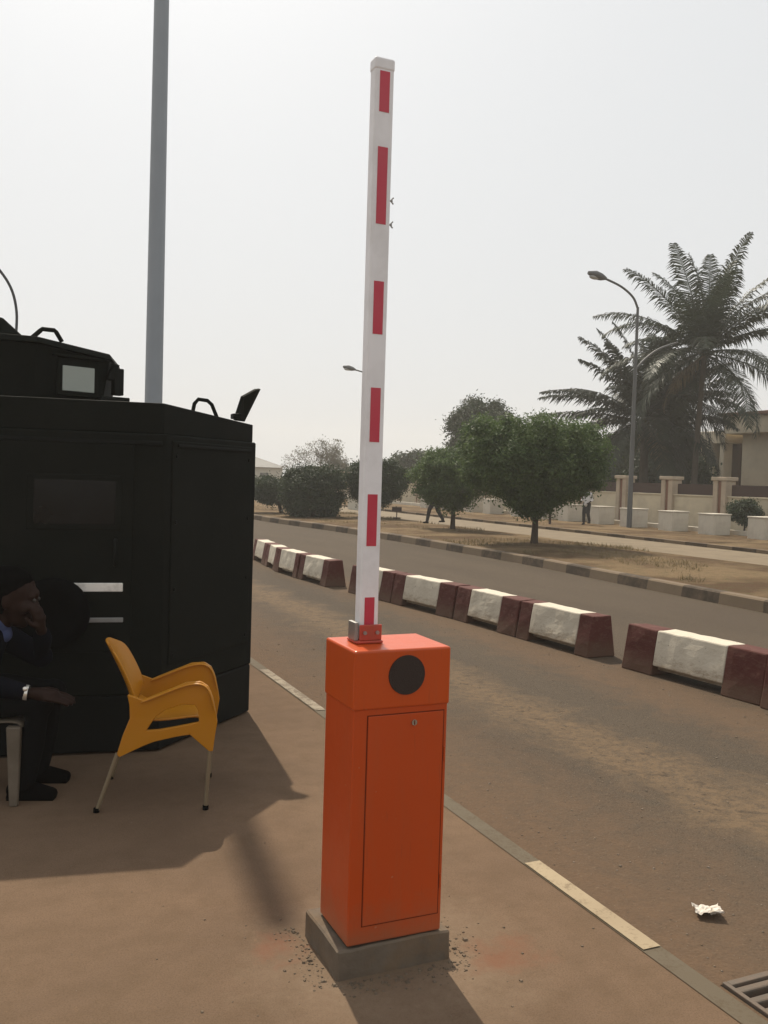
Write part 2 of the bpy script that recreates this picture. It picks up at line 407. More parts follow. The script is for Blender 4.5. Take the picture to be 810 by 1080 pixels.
M['grate'] = mat_basic('worn_grate_iron', (0.115, 0.093, 0.072), 0.75, 0.3, metal=0.1, var=0.25, vscale=14, dirt=(0.17, 0.11, 0.075), dirt_amt=0.6, dscale=12, bumps=0.4)
M['grateframe'] = mat_basic('rusty_grate_frame', (0.155, 0.085, 0.058), 0.85, 0.2, var=0.25, vscale=12, bumps=0.4)
M['pit'] = mat_basic('drain_pit', (0.02, 0.016, 0.012), 0.9, 0.1)

# ------------------------------------------------------------------ ground, roads
GX0, GX1, GY0, GY1 = 2.268, 2.968, 1.25, 2.235          # hole of the drain
def sheet(name, x0, y0, x1, y1, z, mat, hole=None):
    b = MB()
    if hole:
        hx0, hy0, hx1, hy1 = hole
        for a in ((x0, y0, x1, hy0), (x0, hy1, x1, y1), (x0, hy0, hx0, hy1), (hx1, hy0, x1, hy1)):
            b.add([(a[0], a[1], z), (a[2], a[1], z), (a[2], a[3], z), (a[0], a[3], z)], [(0, 1, 2, 3)])
    else:
        b.add([(x0, y0, z), (x1, y0, z), (x1, y1, z), (x0, y1, z)], [(0, 1, 2, 3)])
    o = b.build(name, mat)
    return tag(o, kind='structure')

hole = (GX0, GY0, GX1, GY1)
sheet('ground', -420, -420, 420, 420, -0.010, M['ground'], hole)
sheet('apron', -9, -12, 2.168, 120, 0.001, M['apron'])
sheet('road', 2.245, -40, 10.4, 300, 0.0, M['road'], hole)
sheet('road_edge_strip', 2.165, -12, 2.250, 90, 0.004, M['edge'])
for y0, y1, mt in ((2.50, 3.27, 'line'), (5.95, 7.35, 'line_old'), (9.3, 11.2, 'line_old')):
    sheet('road_marking', 2.170, y0, 2.246, y1, 0.008, M[mt])

kpts = [(9.3, -20), (9.5, 5), (9.6, 9), (9.8, 12.6), (10.0, 15.5), (10.0, 18.4), (9.98, 21.5), (9.72, 25.7), (9.3, 29), (9.1, 32), (8.9, 40), (8.8, 60), (8.8, 200)]
def sm_poly(pts, n=6):
    out = []
    for i in range(len(pts) - 1):
        p0 = pts[max(i - 1, 0)]; p1 = pts[i]; p2 = pts[i + 1]; p3 = pts[min(i + 2, len(pts) - 1)]
        for k in range(n):
            t = k / n
            out.append(tuple(0.5 * (2 * b + (c - a) * t + (2 * a - 5 * b + 4 * c - d) * t * t + (3 * b - a - 3 * c + d) * t ** 3)
                             for a, b, c, d in zip(p0, p1, p2, p3)))
    out.append(pts[-1]); return out
kp = sm_poly(kpts)
b = MB()
prof = [(0.0, -0.006), (0.025, 0.15), (0.05, 0.17), (0.20, 0.172), (0.20, 0.0)]
vs = [(x + dx, y, z) for x, y in kp for dx, z in prof]
n = len(prof)
fs = [(i * n + k, i * n + k + 1, (i + 1) * n + k + 1, (i + 1) * n + k) for i in range(len(kp) - 1) for k in range(n - 1)]
b.add(vs, fs)
tag(b.build('kerb', M['kerb']), kind='structure')
# verge between the road and the service road, then the service road and the far pavement
b = MB()
rng = random.Random(3)
xs = [0, 0.3, 0.8, 1.4, 2.0, 2.7, 3.4, 4.1]
vs = []
for x, y in kp:
    xk = x + 0.19; xe = 14.45
    for i in range(9):
        f = i / 8
        vs.append((xk + (xe - xk) * f, y, 0.15 - 0.03 * f + 0.045 * math.sin(f * math.pi) + 0.03 * mnoise.noise(Vector((xk + f * 5, y * 0.7, 0)))))
fs = [(i * 9 + k, i * 9 + k + 1, (i + 1) * 9 + k + 1, (i + 1) * 9 + k) for i in range(len(kp) - 1) for k in range(8)]
b.add(vs, fs, True)
tag(b.build('verge', M['verge']), kind='structure')
sheet('service_road', 14.3, -20, 17.3, 220, 0.104, M['service'])
b = MB(); b.box(17.2, -20, 0.0, 17.36, 220, 0.19)
tag(b.build('far_kerb', M['kerb']), kind='structure')
sheet('far_pavement', 17.36, -20, 60, 220, 0.15, M['verge'])

rng = random.Random(77); vs = []; fs = []
for i in range(9000):
    y = 7 + 34 * rng.random() ** 1.3
    x = rng.uniform(10.35, 14.2)
    if mnoise.noise(Vector((x * .55, y * .45, 3))) + .25 * mnoise.noise(Vector((x * 2, y * 2, 7))) < .14: continue
    z = 0.13
    for k in range(3):
        a = rng.uniform(0, 6.283); hh = rng.uniform(.03, .10); ww = rng.uniform(.006, .014); lx, ly = rng.gauss(0, .05), rng.gauss(0, .05)
        px_, py_ = x + rng.gauss(0, .04), y + rng.gauss(0, .04); j = len(vs)
        vs += [(px_ - ww * math.cos(a), py_ - ww * math.sin(a), z), (px_ + ww * math.cos(a), py_ + ww * math.sin(a), z), (px_ + lx, py_ + ly, z + .03 + hh)]
        fs.append((j, j + 1, j + 2))
b = MB(); b.add(vs, fs)
tag(b.build('dry_grass', M['straw']), kind='stuff')

# ------------------------------------------------------------------ drain grate
g = tag(empty('drain_grate', (GX0, GY0, 0)), 'rusty iron drain grate with dark slots set in the road edge', 'drain grate')
w, l = GX1 - GX0, GY1 - GY0
b = MB()
for a in ((0.004, 0.004, 0.022, l - 0.004), (w - 0.036, 0.004, w - 0.004, l - 0.004)): b.box(a[0], a[1], -0.06, a[2], a[3], 0.012)
b.box(0.022, 0.004, -0.06, w - 0.036, 0.034, 0.0118); b.box(0.022, l - 0.030, -0.06, w - 0.036, l - 0.004, 0.0118)
b.build('frame', M['grate'], g, 0.003)
nb = 15
for i in range(nb):
    y = 0.055 + (l - 0.12) * i / (nb - 1)
    MB().box(0.024, y, -0.05, w - 0.038, y + 0.031, 0.004).build('bar', M['grate'], g, 0.006)
b = MB(); b.box(-0.02, -0.02, -0.5, w + 0.02, l + 0.02, -0.49)
for a in ((-0.02, -0.02, 0, l + 0.02), (w, -0.02, w + 0.02, l + 0.02)): b.box(a[0], a[1], -0.489, a[2], a[3], -0.011)
for a in ((0, -0.02, w, 0), (0, l, w, l + 0.02)): b.box(a[0], a[1], -0.489, a[2], a[3], -0.0112)
b.build('pit', M['pit'], g)

# ------------------------------------------------------------------ barrier gate
def rough_block(x0, y0, z0, x1, y1, z1, nx, ny, nz, amp, seed):
    bm = bmesh.new()
    bmesh.ops.create_cube(bm, size=1)
    bmesh.ops.subdivide_edges(bm, edges=bm.edges[:], cuts=7, use_grid_fill=True)
    for v in bm.verts:
        p = Vector((x0 + (v.co.x + .5) * (x1 - x0), y0 + (v.co.y + .5) * (y1 - y0), z0 + (v.co.z + .5) * (z1 - z0)))
        v.co = p + amp * mnoise.noise_vector(p * 9 + Vector((seed, 0, 0)))
    me = bpy.data.meshes.new('block'); bm.to_mesh(me); bm.free()
    return me
me = rough_block(1.086, 2.704, -0.02, 1.500, 3.025, 0.10, 6, 6, 3, 0.0065, 4)
o = bpy.data.objects.new('concrete_plinth', me); col.objects.link(o); me.materials.append(M['concrete'])
mo = o.modifiers.new('bevel', 'BEVEL'); mo.width = 0.006
tag(o, 'rough grey concrete plinth under the orange barrier cabinet', 'plinth')

bar = tag(empty('barrier_gate', (1.2925, 2.84, 0.094)), 'orange barrier gate cabinet with raised white arm striped in red', 'barrier gate')
X0, X1, Y0, Y1 = -0.1725, 0.1725, -0.130, 0.130     # cabinet in local coordinates
H0 = 0.795
b = MB(); b.box(X0, Y0, 0.012, X1, Y1, H0 + 0.01)
b.build('cabinet', M['orange'], bar, 0.006, 3)
hb = MB(); hb.box(X0 - 0.004, Y0 - 0.006, H0, X1 + 0.004, Y1 + 0.005, 0.992)
hood = hb.build('hood', M['hood'], bar, 0.008, 3)
def disc(name, c, r, th, mat, parent, seg=40, axis='y'):
    q = MB()
    q.tube([Vector(c), Vector(c) + Vector((0, -th, 0))], r, seg)
    return q.build(name, mat, parent, 0.0015, 1)
disc('speaker_grille', (0.012, Y0 - 0.0055, 0.905), 0.066, 0.004, M['disc'], hood)
dx0, dx1, dz0, dz1 = X0 + 0.052, X1 - 0.016, 0.075, H0 - 0.022
b = MB()                                           # dark seam round the door
for a in ((dx0 - .004, dz0 - .004, dx1 + .004, dz0), (dx0 - .004, dz1, dx1 + .004, dz1 + .004), (dx0 - .004, dz0, dx0, dz1), (dx1, dz0, dx1 + .004, dz1)):
    b.box(a[0], Y0 - 0.0008, a[1], a[2], Y0 + .004, a[3])
b.build('door_seam', M['seam'], bar)
door = MB().box(dx0, Y0 - 0.0035, dz0, dx1, Y0 + 0.002, dz1).build('door', M['orange'], bar, 0.0015, 2)
lk = disc('lock', (0.045, Y0 - 0.0035, dz1 - 0.030), 0.010, 0.006, M['chrome'], door, 20)
MB().box(0.0435, Y0 - 0.0107, dz1 - 0.037, 0.0465, Y0 - 0.0098, dz1 - 0.023).build('keyhole', M['seam'], lk)
for z in (0.16, 0.60): MB().tube([(dx1 + 0.008, Y0 - 0.002, z), (dx1 + 0.008, Y0 - 0.002, z + 0.05)], 0.0035, 8).build('hinge', M['orange'], bar)
# arm
ax, ay = -0.0735, 0.020
br = MB(); br.box(ax - 0.052, ay - 0.045, 0.993, ax + 0.046, ay + 0.045, 1.002)
br.box(ax - 0.038, ay - 0.036, 1.002, ax + 0.044, ay - 0.0285, 1.056)
br.box(ax - 0.038, ay + 0.0285, 1.002, ax + 0.044, ay + 0.036, 1.056)
bk = br.build('arm_bracket', M['bracket'], bar, 0.003)
b = MB(); b.box(ax - 0.054, ay - 0.030, 1.0025, ax - 0.0405, ay + 0.030, 1.064)
b.build('clamp_plate', M['steel'], bk, 0.002)
for y in (-0.0365,):
    for x in (-0.02, 0.026):
        disc('bolt', (ax + x, ay + y, 1.029), 0.007, 0.006, M['steel'], bk, 6)
aw, at = 0.0345, 0.0235
arm = MB().box(ax - aw, ay - at, 1.004, ax + aw, ay + at, 2.943).build('arm', M['arm'], bar, 0.007, 3)
cap = MB(); cap.box(ax - aw - 0.002, ay - at - 0.002, 2.913, ax + aw + 0.002, ay + at + 0.002, 2.955)
cap.build('end_cap', M['arm'], arm, 0.008, 3)
for z0, z1 in ((2.50, 2.755), (2.133, 2.31), (1.77, 1.953), (1.417, 1.593), (1.14, 1.242), (2.87, 3.0)):
    z0 -= 0.094; z1 -= 0.094
    if z1 > 2.87: z1 = 2.91
    MB().box(ax - 0.018, ay - at - 0.0012, z0, ax + 0.018, ay - at + 0.001, z1).build('reflective_strip', M['red'], arm)
for z in (2.413, 2.493):
    wb = MB(); wb.tube([(ax + aw, ay - 0.008, z), (ax + aw + 0.013, ay - 0.008, z)], 0.003, 8)
    wb.tube([(ax + aw + 0.006, ay - 0.008, z), (ax + aw + 0.016, ay - 0.010, z + 0.011)], 0.0025, 6)
    wb.tube([(ax + aw + 0.006, ay - 0.008, z), (ax + aw + 0.016, ay - 0.010, z - 0.011)], 0.0025, 6)
    wb.build('wing_nut', M['steel'], arm)

# rubble scattered round the plinth
rng = random.Random(11)
b = MB()
def pebble(b, x, y, z, s, rng):
    vs = []
    for dx, dy, dz in ((-1, -1, -.6), (1, -1, -.6), (1, 1, -.6), (-1, 1, -.6), (-.7, -.7, .6), (.7, -.6, .7), (.6, .7, .5), (-.6, .6, .6)):
        vs.append((x + s * dx * rng.uniform(.5, 1), y + s * dy * rng.uniform(.5, 1), z + s * dz * rng.uniform(.4, .9)))
    b.add(vs, [(3, 2, 1, 0), (4, 5, 6, 7), (0, 1, 5, 4), (1, 2, 6, 5), (2, 3, 7, 6), (3, 0, 4, 7)])
for i in range(900):
    side = rng.random()
    if side < .34: x, y = rng.uniform(1.05, 1.55), 2.685 - abs(rng.gauss(0, .045))
    elif side < .62: x, y = 1.525 + abs(rng.gauss(0, .06)), rng.uniform(2.68, 3.1)
    elif side < .88: x, y = 1.075 - abs(rng.gauss(0, .05)), rng.uniform(2.68, 3.1)
    else: x, y = 1.3 + rng.gauss(0, .5), 2.8 + rng.gauss(0, .35)
    if 1.08 < x < 1.515 and 2.69 < y < 3.03: continue
    s = min(0.011, 0.0016 + rng.expovariate(1 / 0.0019))
    pebble(b, x, y, s * .3, s, rng)
tag(b.build('rubble', M['rubble']), kind='stuff')
b = MB(); rng = random.Random(5)
for i in range(420):
    x = rng.uniform(-1.5, 5.0); y = rng.uniform(1.5, 9)
    s = min(0.008, 0.0012 + rng.expovariate(1 / 0.0014)); pebble(b, x, y, s * .3, s, rng)
tag(b.build('loose_grit', M['rubble']), kind='stuff')

b = MB(); rng = random.Random(9)
for i in range(3800):
    x = 2.3 + 3.2 * rng.random(); y = 1.4 + 8.5 * rng.random() ** 1.2
    if GX0 - .05 < x < GX1 + .05 and y < GY1 + .05: continue
    s_ = min(0.0085, 0.0016 + rng.expovariate(1 / 0.0014)); pebble(b, x, y, s_ * .3, s_, rng)
tag(b.build('road_grit', M['grit']), kind='stuff')

# crumpled paper on the lane
bm = bmesh.new(); bmesh.ops.create_grid(bm, x_segments=12, y_segments=12, size=0.075)
rng = random.Random(8)
for v in bm.verts:
    p = v.co.copy()
    v.co.x = p.x * 0.85 + 0.012 * mnoise.noise(p * 30)
    v.co.y = p.y * 0.75 + 0.012 * mnoise.noise(p * 30 + Vector((5, 0, 0)))
    v.co.z = 0.017 + 0.026 * mnoise.noise(p * 22 + Vector((0, 9, 0))) + 0.012 * mnoise.noise(p * 60) + 0.010 * abs(p.x) / .075
me = bpy.data.meshes.new('litter_paper'); bm.to_mesh(me); bm.free(); me.materials.append(M['paper'])
o = bpy.data.objects.new('litter_paper', me); o.scale = (.78, .72, .8); o.location = (2.59, 2.63, 0.006); o.rotation_euler = (0, 0, -0.5); col.objects.link(o)
tag(o, 'crumpled white paper lying on the road near the drain grate', 'litter')
# ------------------------------------------------------------------ maroon and white barrier blocks
def line_x(y):
    P = [(2, 5.62), (5, 5.43), (7, 5.28), (9.47, 5.14), (11.85, 4.84), (12.64, 4.72), (13.8, 4.65), (14.9, 4.63), (16.7, 4.80), (20, 5.0), (30, 5.2)]
    for (a, xa), (c, xc) in zip(P, P[1:]):
        if a <= y <= c: return xa + (xc - xa) * (y - a) / (c - a)
    return P[-1][1]
BW, TW, BH = 0.35, 0.215, 0.395
def block(y0, y1, m0, m1, label, seed):
    """near end y0, far end y1; maroon ends m0 and m1 long, white between, raised clear of the road"""
    rng = random.Random(seed)
    xa, xb = line_x(y0), line_x(y1)
    L = math.hypot(y1 - y0, xb - xa); rz = -math.atan2(xb - xa, y1 - y0)
    root = tag(empty('barrier_block', (xa + rng.uniform(-.02, .02), y0, 0.0), rz + rng.uniform(-.009, .009)), label, 'barrier block', 'maroon and white concrete blocks along the lane')
    def sect(z):
        f = z / BH
        return (BW - TW) / 2 * f, BW - (BW - TW) / 2 * f
    def part(name, ya, yb, zb, mat):
        q = MB(); ny = max(2, int((yb - ya) / .07)); nz = 6
        # closed loft: rings round the cross-section
        ring = []
        for k in range(nz + 1): z = zb + (BH - zb) * k / nz; ring.append((sect(z)[0], z))
        for k in range(1, 4):
            a, c = sect(BH); ring.append((a + (c - a) * k / 4, BH))
        for k in range(nz, -1, -1): z = zb + (BH - zb) * k / nz; ring.append((sect(z)[1], z))
        vs = []; n = len(ring)
        for i in range(ny + 1):
            y = ya + (yb - ya) * i / ny
            for x, z in ring:
                p = Vector((x, y, z)); nv = mnoise.noise_vector(p * 7 + Vector((seed * 3.1, 0, 0)))
                e = 0.35 if (i in (0, ny)) else 1.0
                vs.append((x + nv.x * .010 * e, y, z + (nv.z * .008 if z > zb + .01 else 0)))
        fs = [(i * n + k, i * n + (k + 1) % n, (i + 1) * n + (k + 1) % n, (i + 1) * n + k) for i in range(ny) for k in range(n)]
        fs = [tuple(reversed(f)) for f in fs]
        fs += [tuple(range(n)), tuple(range(ny * n + n - 1, ny * n - 1, -1))]
        q.add(vs, fs)
        return q.build(name, mat, root, 0.012, 2)
    part('painted_end', 0, m0, 0.0, M['maroon'])
    part('painted_middle', m0, L - m1, 0.088, M['whiteblock'])
    part('painted_end', L - m1, L, 0.0, M['maroon'])
    q = MB(); q.box(0.085, m0 + .002, 0.05, BW - 0.085, L - m1 - .002, 0.0885)   # recessed foot flange seen under the middle
    q.build('foot_flange', M['whiteblock'], root)
    return root
blocks = [
 (3.60, 5.06, .40, .36, 'maroon and white block at the right picture edge, nearest of all'),
 (5.09, 6.58, .38, .36, 'chipped maroon and white block just right of the gap, its white middle streaked'),
 (7.02, 8.17, .20, .20, 'maroon and white block just left of the gap, its scarred maroon end showing'),
 (8.20, 9.46, .34, .30, 'maroon and white block second left of the gap, white middle chipped below'),
 (9.50, 10.86, .34, .26, 'maroon and white block behind the top right corner of the orange cabinet'),
 (10.90, 12.02, .30, .26, 'maroon and white block partly hidden behind the white barrier arm'),
 (12.66, 13.80, .22, .20, 'maroon and white block left of the arm, its blank maroon end facing the camera'),
 (13.83, 14.93, .18, .20, 'maroon and white block second left of the arm, beside the black vehicle'),
 (14.96, 15.90, .20, .24, 'maroon and white block third left of the arm, close to the black vehicle'),
 (15.93, 17.10, .26, .22, 'farthest maroon and white block, just showing past the black vehicle edge'),
]
for i, a in enumerate(blocks): block(*a, seed=i + 1)

# ------------------------------------------------------------------ armoured vehicle
veh = tag(empty('armoured_vehicle', (0.6, 7.0, 0)), 'black armoured vehicle with roof turret and slanted corner parked left of the barrier', 'armoured vehicle')
VO = Vector((0.6, 7.0, 0))
def V(p): return (p[0] - VO.x, p[1] - VO.y)
plan = [(-0.25, 5.57), (0.985, 5.355), (1.725, 6.06), (1.78, 9.6), (1.3, 10.4), (-0.35, 10.4), (-0.85, 9.8), (-0.74, 6.45)]
def inset(poly, d):
    n = len(poly); out = []
    for i in range(n):
        p0, p1, p2 = (Vector(poly[(i + k) % n]) for k in (-1, 0, 1))
        e1 = (p1 - p0).normalized(); e2 = (p2 - p1).normalized()
        n1 = Vector((-e1.y, e1.x)); n2 = Vector((-e2.y, e2.x))
        m = (n1 + n2); m = m / (m.dot(n1))
        q = p1 + m * d; out.append((q.x, q.y))
    return out
pl = [V(p) for p in plan]
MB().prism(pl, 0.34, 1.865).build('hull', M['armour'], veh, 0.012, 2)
rp = inset(pl, 0.022); rz_ = [2.045, 2.045, 1.985, 2.0, 2.0, 2.0, 2.0, 1.985]; q = MB(); n = len(rp)
q.add([(x, y, 1.865) for x, y in rp] + [(x, y, z) for (x, y), z in zip(rp, rz_)] + [(-0.1, 1.0, 2.05)],
      [tuple(range(n - 1, -1, -1))] + [(i, (i + 1) % n, n + (i + 1) % n, n + i) for i in range(n)] + [(n + i, n + (i + 1) % n, 2 * n) for i in range(n)])
q.build('roof_rim', M['armour'], veh, 0.006, 2)
MB().prism(inset(pl, 0.004), 0.012, 0.338).build('skirt', M['armour2'], veh, 0.01, 2)
# rear door and chamfer panel: frames in the plane of each face
def on_face(p0, p1):
    a = Vector((*V(p0), 0)); d = Vector((p1[0] - p0[0], p1[1] - p0[1], 0)); L = d.length; d.normalize()
    nrm = Vector((d.y, -d.x, 0))
    return a, d, nrm, L
A = on_face(plan[0], plan[1]); B = on_face(plan[1], plan[2])
def slab(F, u0, u1, z0, z1, out, thick=0.02):
    a, d, nrm, L = F
    c = a + d * (u0 + u1) / 2 + nrm * (out - thick / 2) + Vector((0, 0, (z0 + z1) / 2))
    return MB().obox(c, d * (u1 - u0) / 2, nrm * thick / 2, Vector((0, 0, (z1 - z0) / 2)))
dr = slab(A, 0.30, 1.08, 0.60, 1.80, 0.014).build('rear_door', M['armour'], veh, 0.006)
slab(A, 0.50, 1.02, 1.30, 1.62, 0.019).build('door_window_frame', M['armour'], dr, 0.008)
slab(A, 0.54, 0.98, 1.335, 1.585, 0.0215).build('door_window', M['darkpane'], dr)
slab(A, 0.62, 1.03, 0.950, 1.000, 0.022, .012).build('light_bar', M['stripe'], dr, 0.004)
slab(A, 0.545, 1.035, 0.772, 0.800, 0.022, .012).build('step_bar', M['stripe2'], dr, 0.004)
q = MB(); a, d, nrm, L = A
for z in (0.75, 1.65): MB().tube([a + d * 0.292 + nrm * 0.02 + Vector((0, 0, z)), a + d * 0.292 + nrm * 0.02 + Vector((0, 0, z + .12))], 0.018, 10).build('door_hinge', M['armour2'], dr)
p = a + d * 0.985 + nrm * 0.05
MB().tube([p - nrm * .03 + Vector((0, 0, 1.10)), p + Vector((0, 0, 1.11)), p + Vector((0, 0, 1.24)), p - nrm * .03 + Vector((0, 0, 1.25))], 0.010, 8).build('door_handle', M['armour2'], dr)
# spare wheel hung on the rear door
c = a + d * 0.66 + nrm * 0.024 + Vector((0, 0, 0.84))
sp = MB()
ringr = [(0.05, 0.0), (0.17, 0.0), (0.195, 0.03), (0.20, 0.08), (0.185, 0.12), (0.13, 0.13), (0.09, 0.11), (0.0, 0.11)]
vs = []; seg = 36
for rr, h in ringr:
    for k in range(seg):
        an = 2 * math.pi * k / seg
        vs.append(c + nrm * h + rr * (math.cos(an) * d + math.sin(an) * Vector((0, 0, 1))))
fs = [(i * seg + k, i * seg + (k + 1) % seg, (i + 1) * seg + (k + 1) % seg, (i + 1) * seg + k) for i in range(len(ringr) - 1) for k in range(seg)]
sp.add(vs, fs, True); sp.build('spare_wheel', M['rubber'], veh)
cp = slab(B, 0.06, 0.96, 0.50, 1.83, 0.010).build('corner_panel', M['armour'], veh, 0.006)
slab(B, 0.10, 0.93, 1.795, 1.812, 0.022, .012).build('rain_strip', M['armour2'], cp, .003)
q = MB(); a2, d2, n2, L2 = B
for u in (0.1, 0.92):
    for z in (0.56, 0.95, 1.35, 1.74):
        cc = a2 + d2 * u + n2 * 0.010 + Vector((0, 0, z)); MB().tube([cc, cc + n2 * 0.007], 0.012, 8).build('bolt_head', M['armour2'], cp)
slab(A, 0.02, 1.235, 1.80, 1.822, 0.016, .014).build('rain_strip', M['armour2'], veh, .003)
# wheels
def wheel(x, y, r=0.42, wdt=0.26):
    x, y = V((x, y))
    ringr = [(0.0, .03), (r * .5, .03), (r * .56, .0), (r * .93, .0), (r, .04), (r, wdt - .04), (r * .93, wdt), (r * .56, wdt), (r * .5, wdt - .03), (0, wdt - .03)]
    vs = []; seg = 32
    for rr, h in ringr:
        for k in range(seg):
            an = 2 * math.pi * k / seg
            vs.append((x - wdt / 2 + h, y + rr * math.cos(an), r + rr * math.sin(an)))
    fs = [(i * seg + k, i * seg + (k + 1) % seg, (i + 1) * seg + (k + 1) % seg, (i + 1) * seg + k) for i in range(len(ringr) - 1) for k in range(seg)]
    q = MB(); q.add(vs, fs, True); return q.build('wheel', M['rubber'], veh)
for x, y in ((1.60, 6.75), (1.62, 9.2), (-0.65, 6.95), (-0.67, 9.2)): wheel(x, y)
# lifting eyes on the roof
def eye(points, thick, name='lifting_eye'):
    return MB().tube(points, thick, 8).build(name, M['armour'], veh)
def P3(x, y, z): return Vector((x - VO.x, y - VO.y, z))
eye([P3(1.27, 6.0, 2.02), P3(1.285, 6.0, 2.10), P3(1.31, 6.0, 2.13), P3(1.37, 6.0, 2.125), P3(1.40, 6.0, 2.10), P3(1.44, 6.0, 2.01)], 0.013)
# raised hatch plate at the far corner
q = MB()
o1, o2, o3, o4, o5 = P3(1.575, 6.08, 2.01), P3(1.66, 6.16, 2.01), P3(1.775, 6.18, 2.245), P3(1.735, 6.14, 2.235), P3(1.63, 6.10, 2.175)
nn = (o2 - o1).cross(o3 - o1).normalized() * 0.012
vs = [p + nn for p in (o1, o2, o3, o4, o5)] + [p - nn for p in (o1, o2, o3, o4, o5)]
q.add(vs, [(0, 1, 2, 3, 4), (9, 8, 7, 6, 5)] + [(i, i + 5, (i + 1) % 5 + 5, (i + 1) % 5) for i in range(5)])
q.build('hatch_plate', M['armour'], veh, 0.004)
MB().box(*P3(1.56, 6.05, 2.02), *P3(1.62, 6.13, 2.055)).build('hatch_hinge', M['armour2'], veh, .006)
# turret
tur = [(-0.30, 5.86), (0.30, 5.86), (0.745, 6.02), (0.86, 6.5), (0.80, 7.2), (0.30, 7.5), (-0.30, 7.4), (-0.6, 6.9), (-0.6, 6.2)]
tl = [V(p) for p in tur]
n = len(tl)
zt = {0: 2.43, 1: 2.43, 2: 2.375, 3: 2.37, 4: 2.40, 5: 2.43, 6: 2.44, 7: 2.45, 8: 2.45}
low = inset(tl, 0.05)  # foot of the turret
q = MB()
vs = [(x, y, 2.026) for x, y in low] + [(x, y, zt[i] - .035) for i, (x, y) in enumerate(tl)]
q.add(vs, [tuple(range(n - 1, -1, -1)), tuple(range(n, 2 * n))] + [(i, (i + 1) % n, n + (i + 1) % n, n + i) for i in range(n)])
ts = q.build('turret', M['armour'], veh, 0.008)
q = MB(); out = inset(tl, -0.02)
vs = [(x, y, zt[i] - .034) for i, (x, y) in enumerate(out)] + [(x, y, zt[i] + 0.006) for i, (x, y) in enumerate(inset(tl, 0.0))]
q.add(vs, [tuple(range(n - 1, -1, -1)), tuple(range(n, 2 * n))] + [(i, (i + 1) % n, n + (i + 1) % n, n + i) for i in range(n)])
q.build('turret_roof', M['armour'], ts, 0.006)
# cupola sloping up at the left
q = MB(); cpl = [V(p) for p in [(-0.50, 6.0), (0.27, 5.92), (0.30, 6.5), (0.0, 6.9), (-0.5, 6.8)]]
cpt = [V(p) for p in [(-0.42, 6.08), (0.115, 6.0), (0.10, 6.45), (-0.1, 6.7), (-0.42, 6.65)]]
q.prism(cpl, 2.40, 2.55, cpt); q.build('cupola', M['armour'], ts, 0.012)
Ft = on_face((0.30, 5.86), (0.745, 6.02))
def tslab(u0, u1, z0, z1, out, thick):
    a, d, nrm, L = Ft; c = a + d * (u0 + u1) / 2 + nrm * (out - thick / 2) + Vector((0, 0, (z0 + z1) / 2))
    return MB().obox(c, d * (u1 - u0) / 2, nrm * thick / 2, Vector((0, 0, (z1 - z0) / 2)))
wf = tslab(0.135, 0.405, 2.095, 2.325, 0.0, 0.06).build('turret_window_frame', M['armour'], ts, 0.006)
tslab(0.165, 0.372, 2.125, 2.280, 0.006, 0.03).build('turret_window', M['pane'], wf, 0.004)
tslab(0.10, 0.43, 2.330, 2.345, 0.02, 0.06).build('window_visor', M['armour'], ts, 0.003)
eye([P3(0.27, 5.90, 2.42), P3(0.325, 5.90, 2.475), P3(0.335, 5.90, 2.485), P3(0.405, 5.91, 2.485), P3(0.415, 5.91, 2.475), P3(0.45, 5.92, 2.42)], 0.014)
# sight blocks beside the turret
q = MB(); q.obox(P3(0.80, 6.05, 2.21), (.030, .008, 0), (-.008, .03, 0), (0.0, 0, .085)); q.build('sight_block', M['armour2'], veh, .006)
q = MB(); q.obox(P3(0.76, 6.02, 2.075), (.09, .02, 0), (-.02, .06, 0), (0, 0, .035)); q.build('sight_base', M['armour2'], veh, .006)
q = MB(); q.obox(P3(0.765, 6.04, 2.27), (.018, .006, -.004), (-.006, .03, 0), (0.02, 0, .05)); q.build('mirror', M['armour2'], veh, .004)
# whip antenna bent over to the left
pts = [P3(0.20, 6.2, 2.50), P3(0.20, 6.2, 2.62), P3(0.175, 6.2, 2.74), P3(0.12, 6.2, 2.84), P3(0.03, 6.2, 2.93), P3(-0.12, 6.2, 3.0)]
MB().tube([Vector(p) for p in sm_poly([tuple(p) for p in pts], 4)], 0.0085, 7).build('whip_antenna', M['galv2'], veh)

# ------------------------------------------------------------------ tall mast behind the vehicle
b = MB(); b.tube([(0, 0, 0), (0, 0, 5), (0, 0, 11.0)], [0.120, 0.104, 0.080], 24)
mast = b.build('pole', M['galv'])
mr = tag(empty('lamp_mast', (2.04, 12.0, 0)), 'tall grey steel mast rising out of frame behind the black vehicle', 'mast'); mast.parent = mr
q = MB(); q.tube([(0, 0, 0), (0, 0, .03)], .24, 20)
q.build('base_plate', M['galv'], mr)

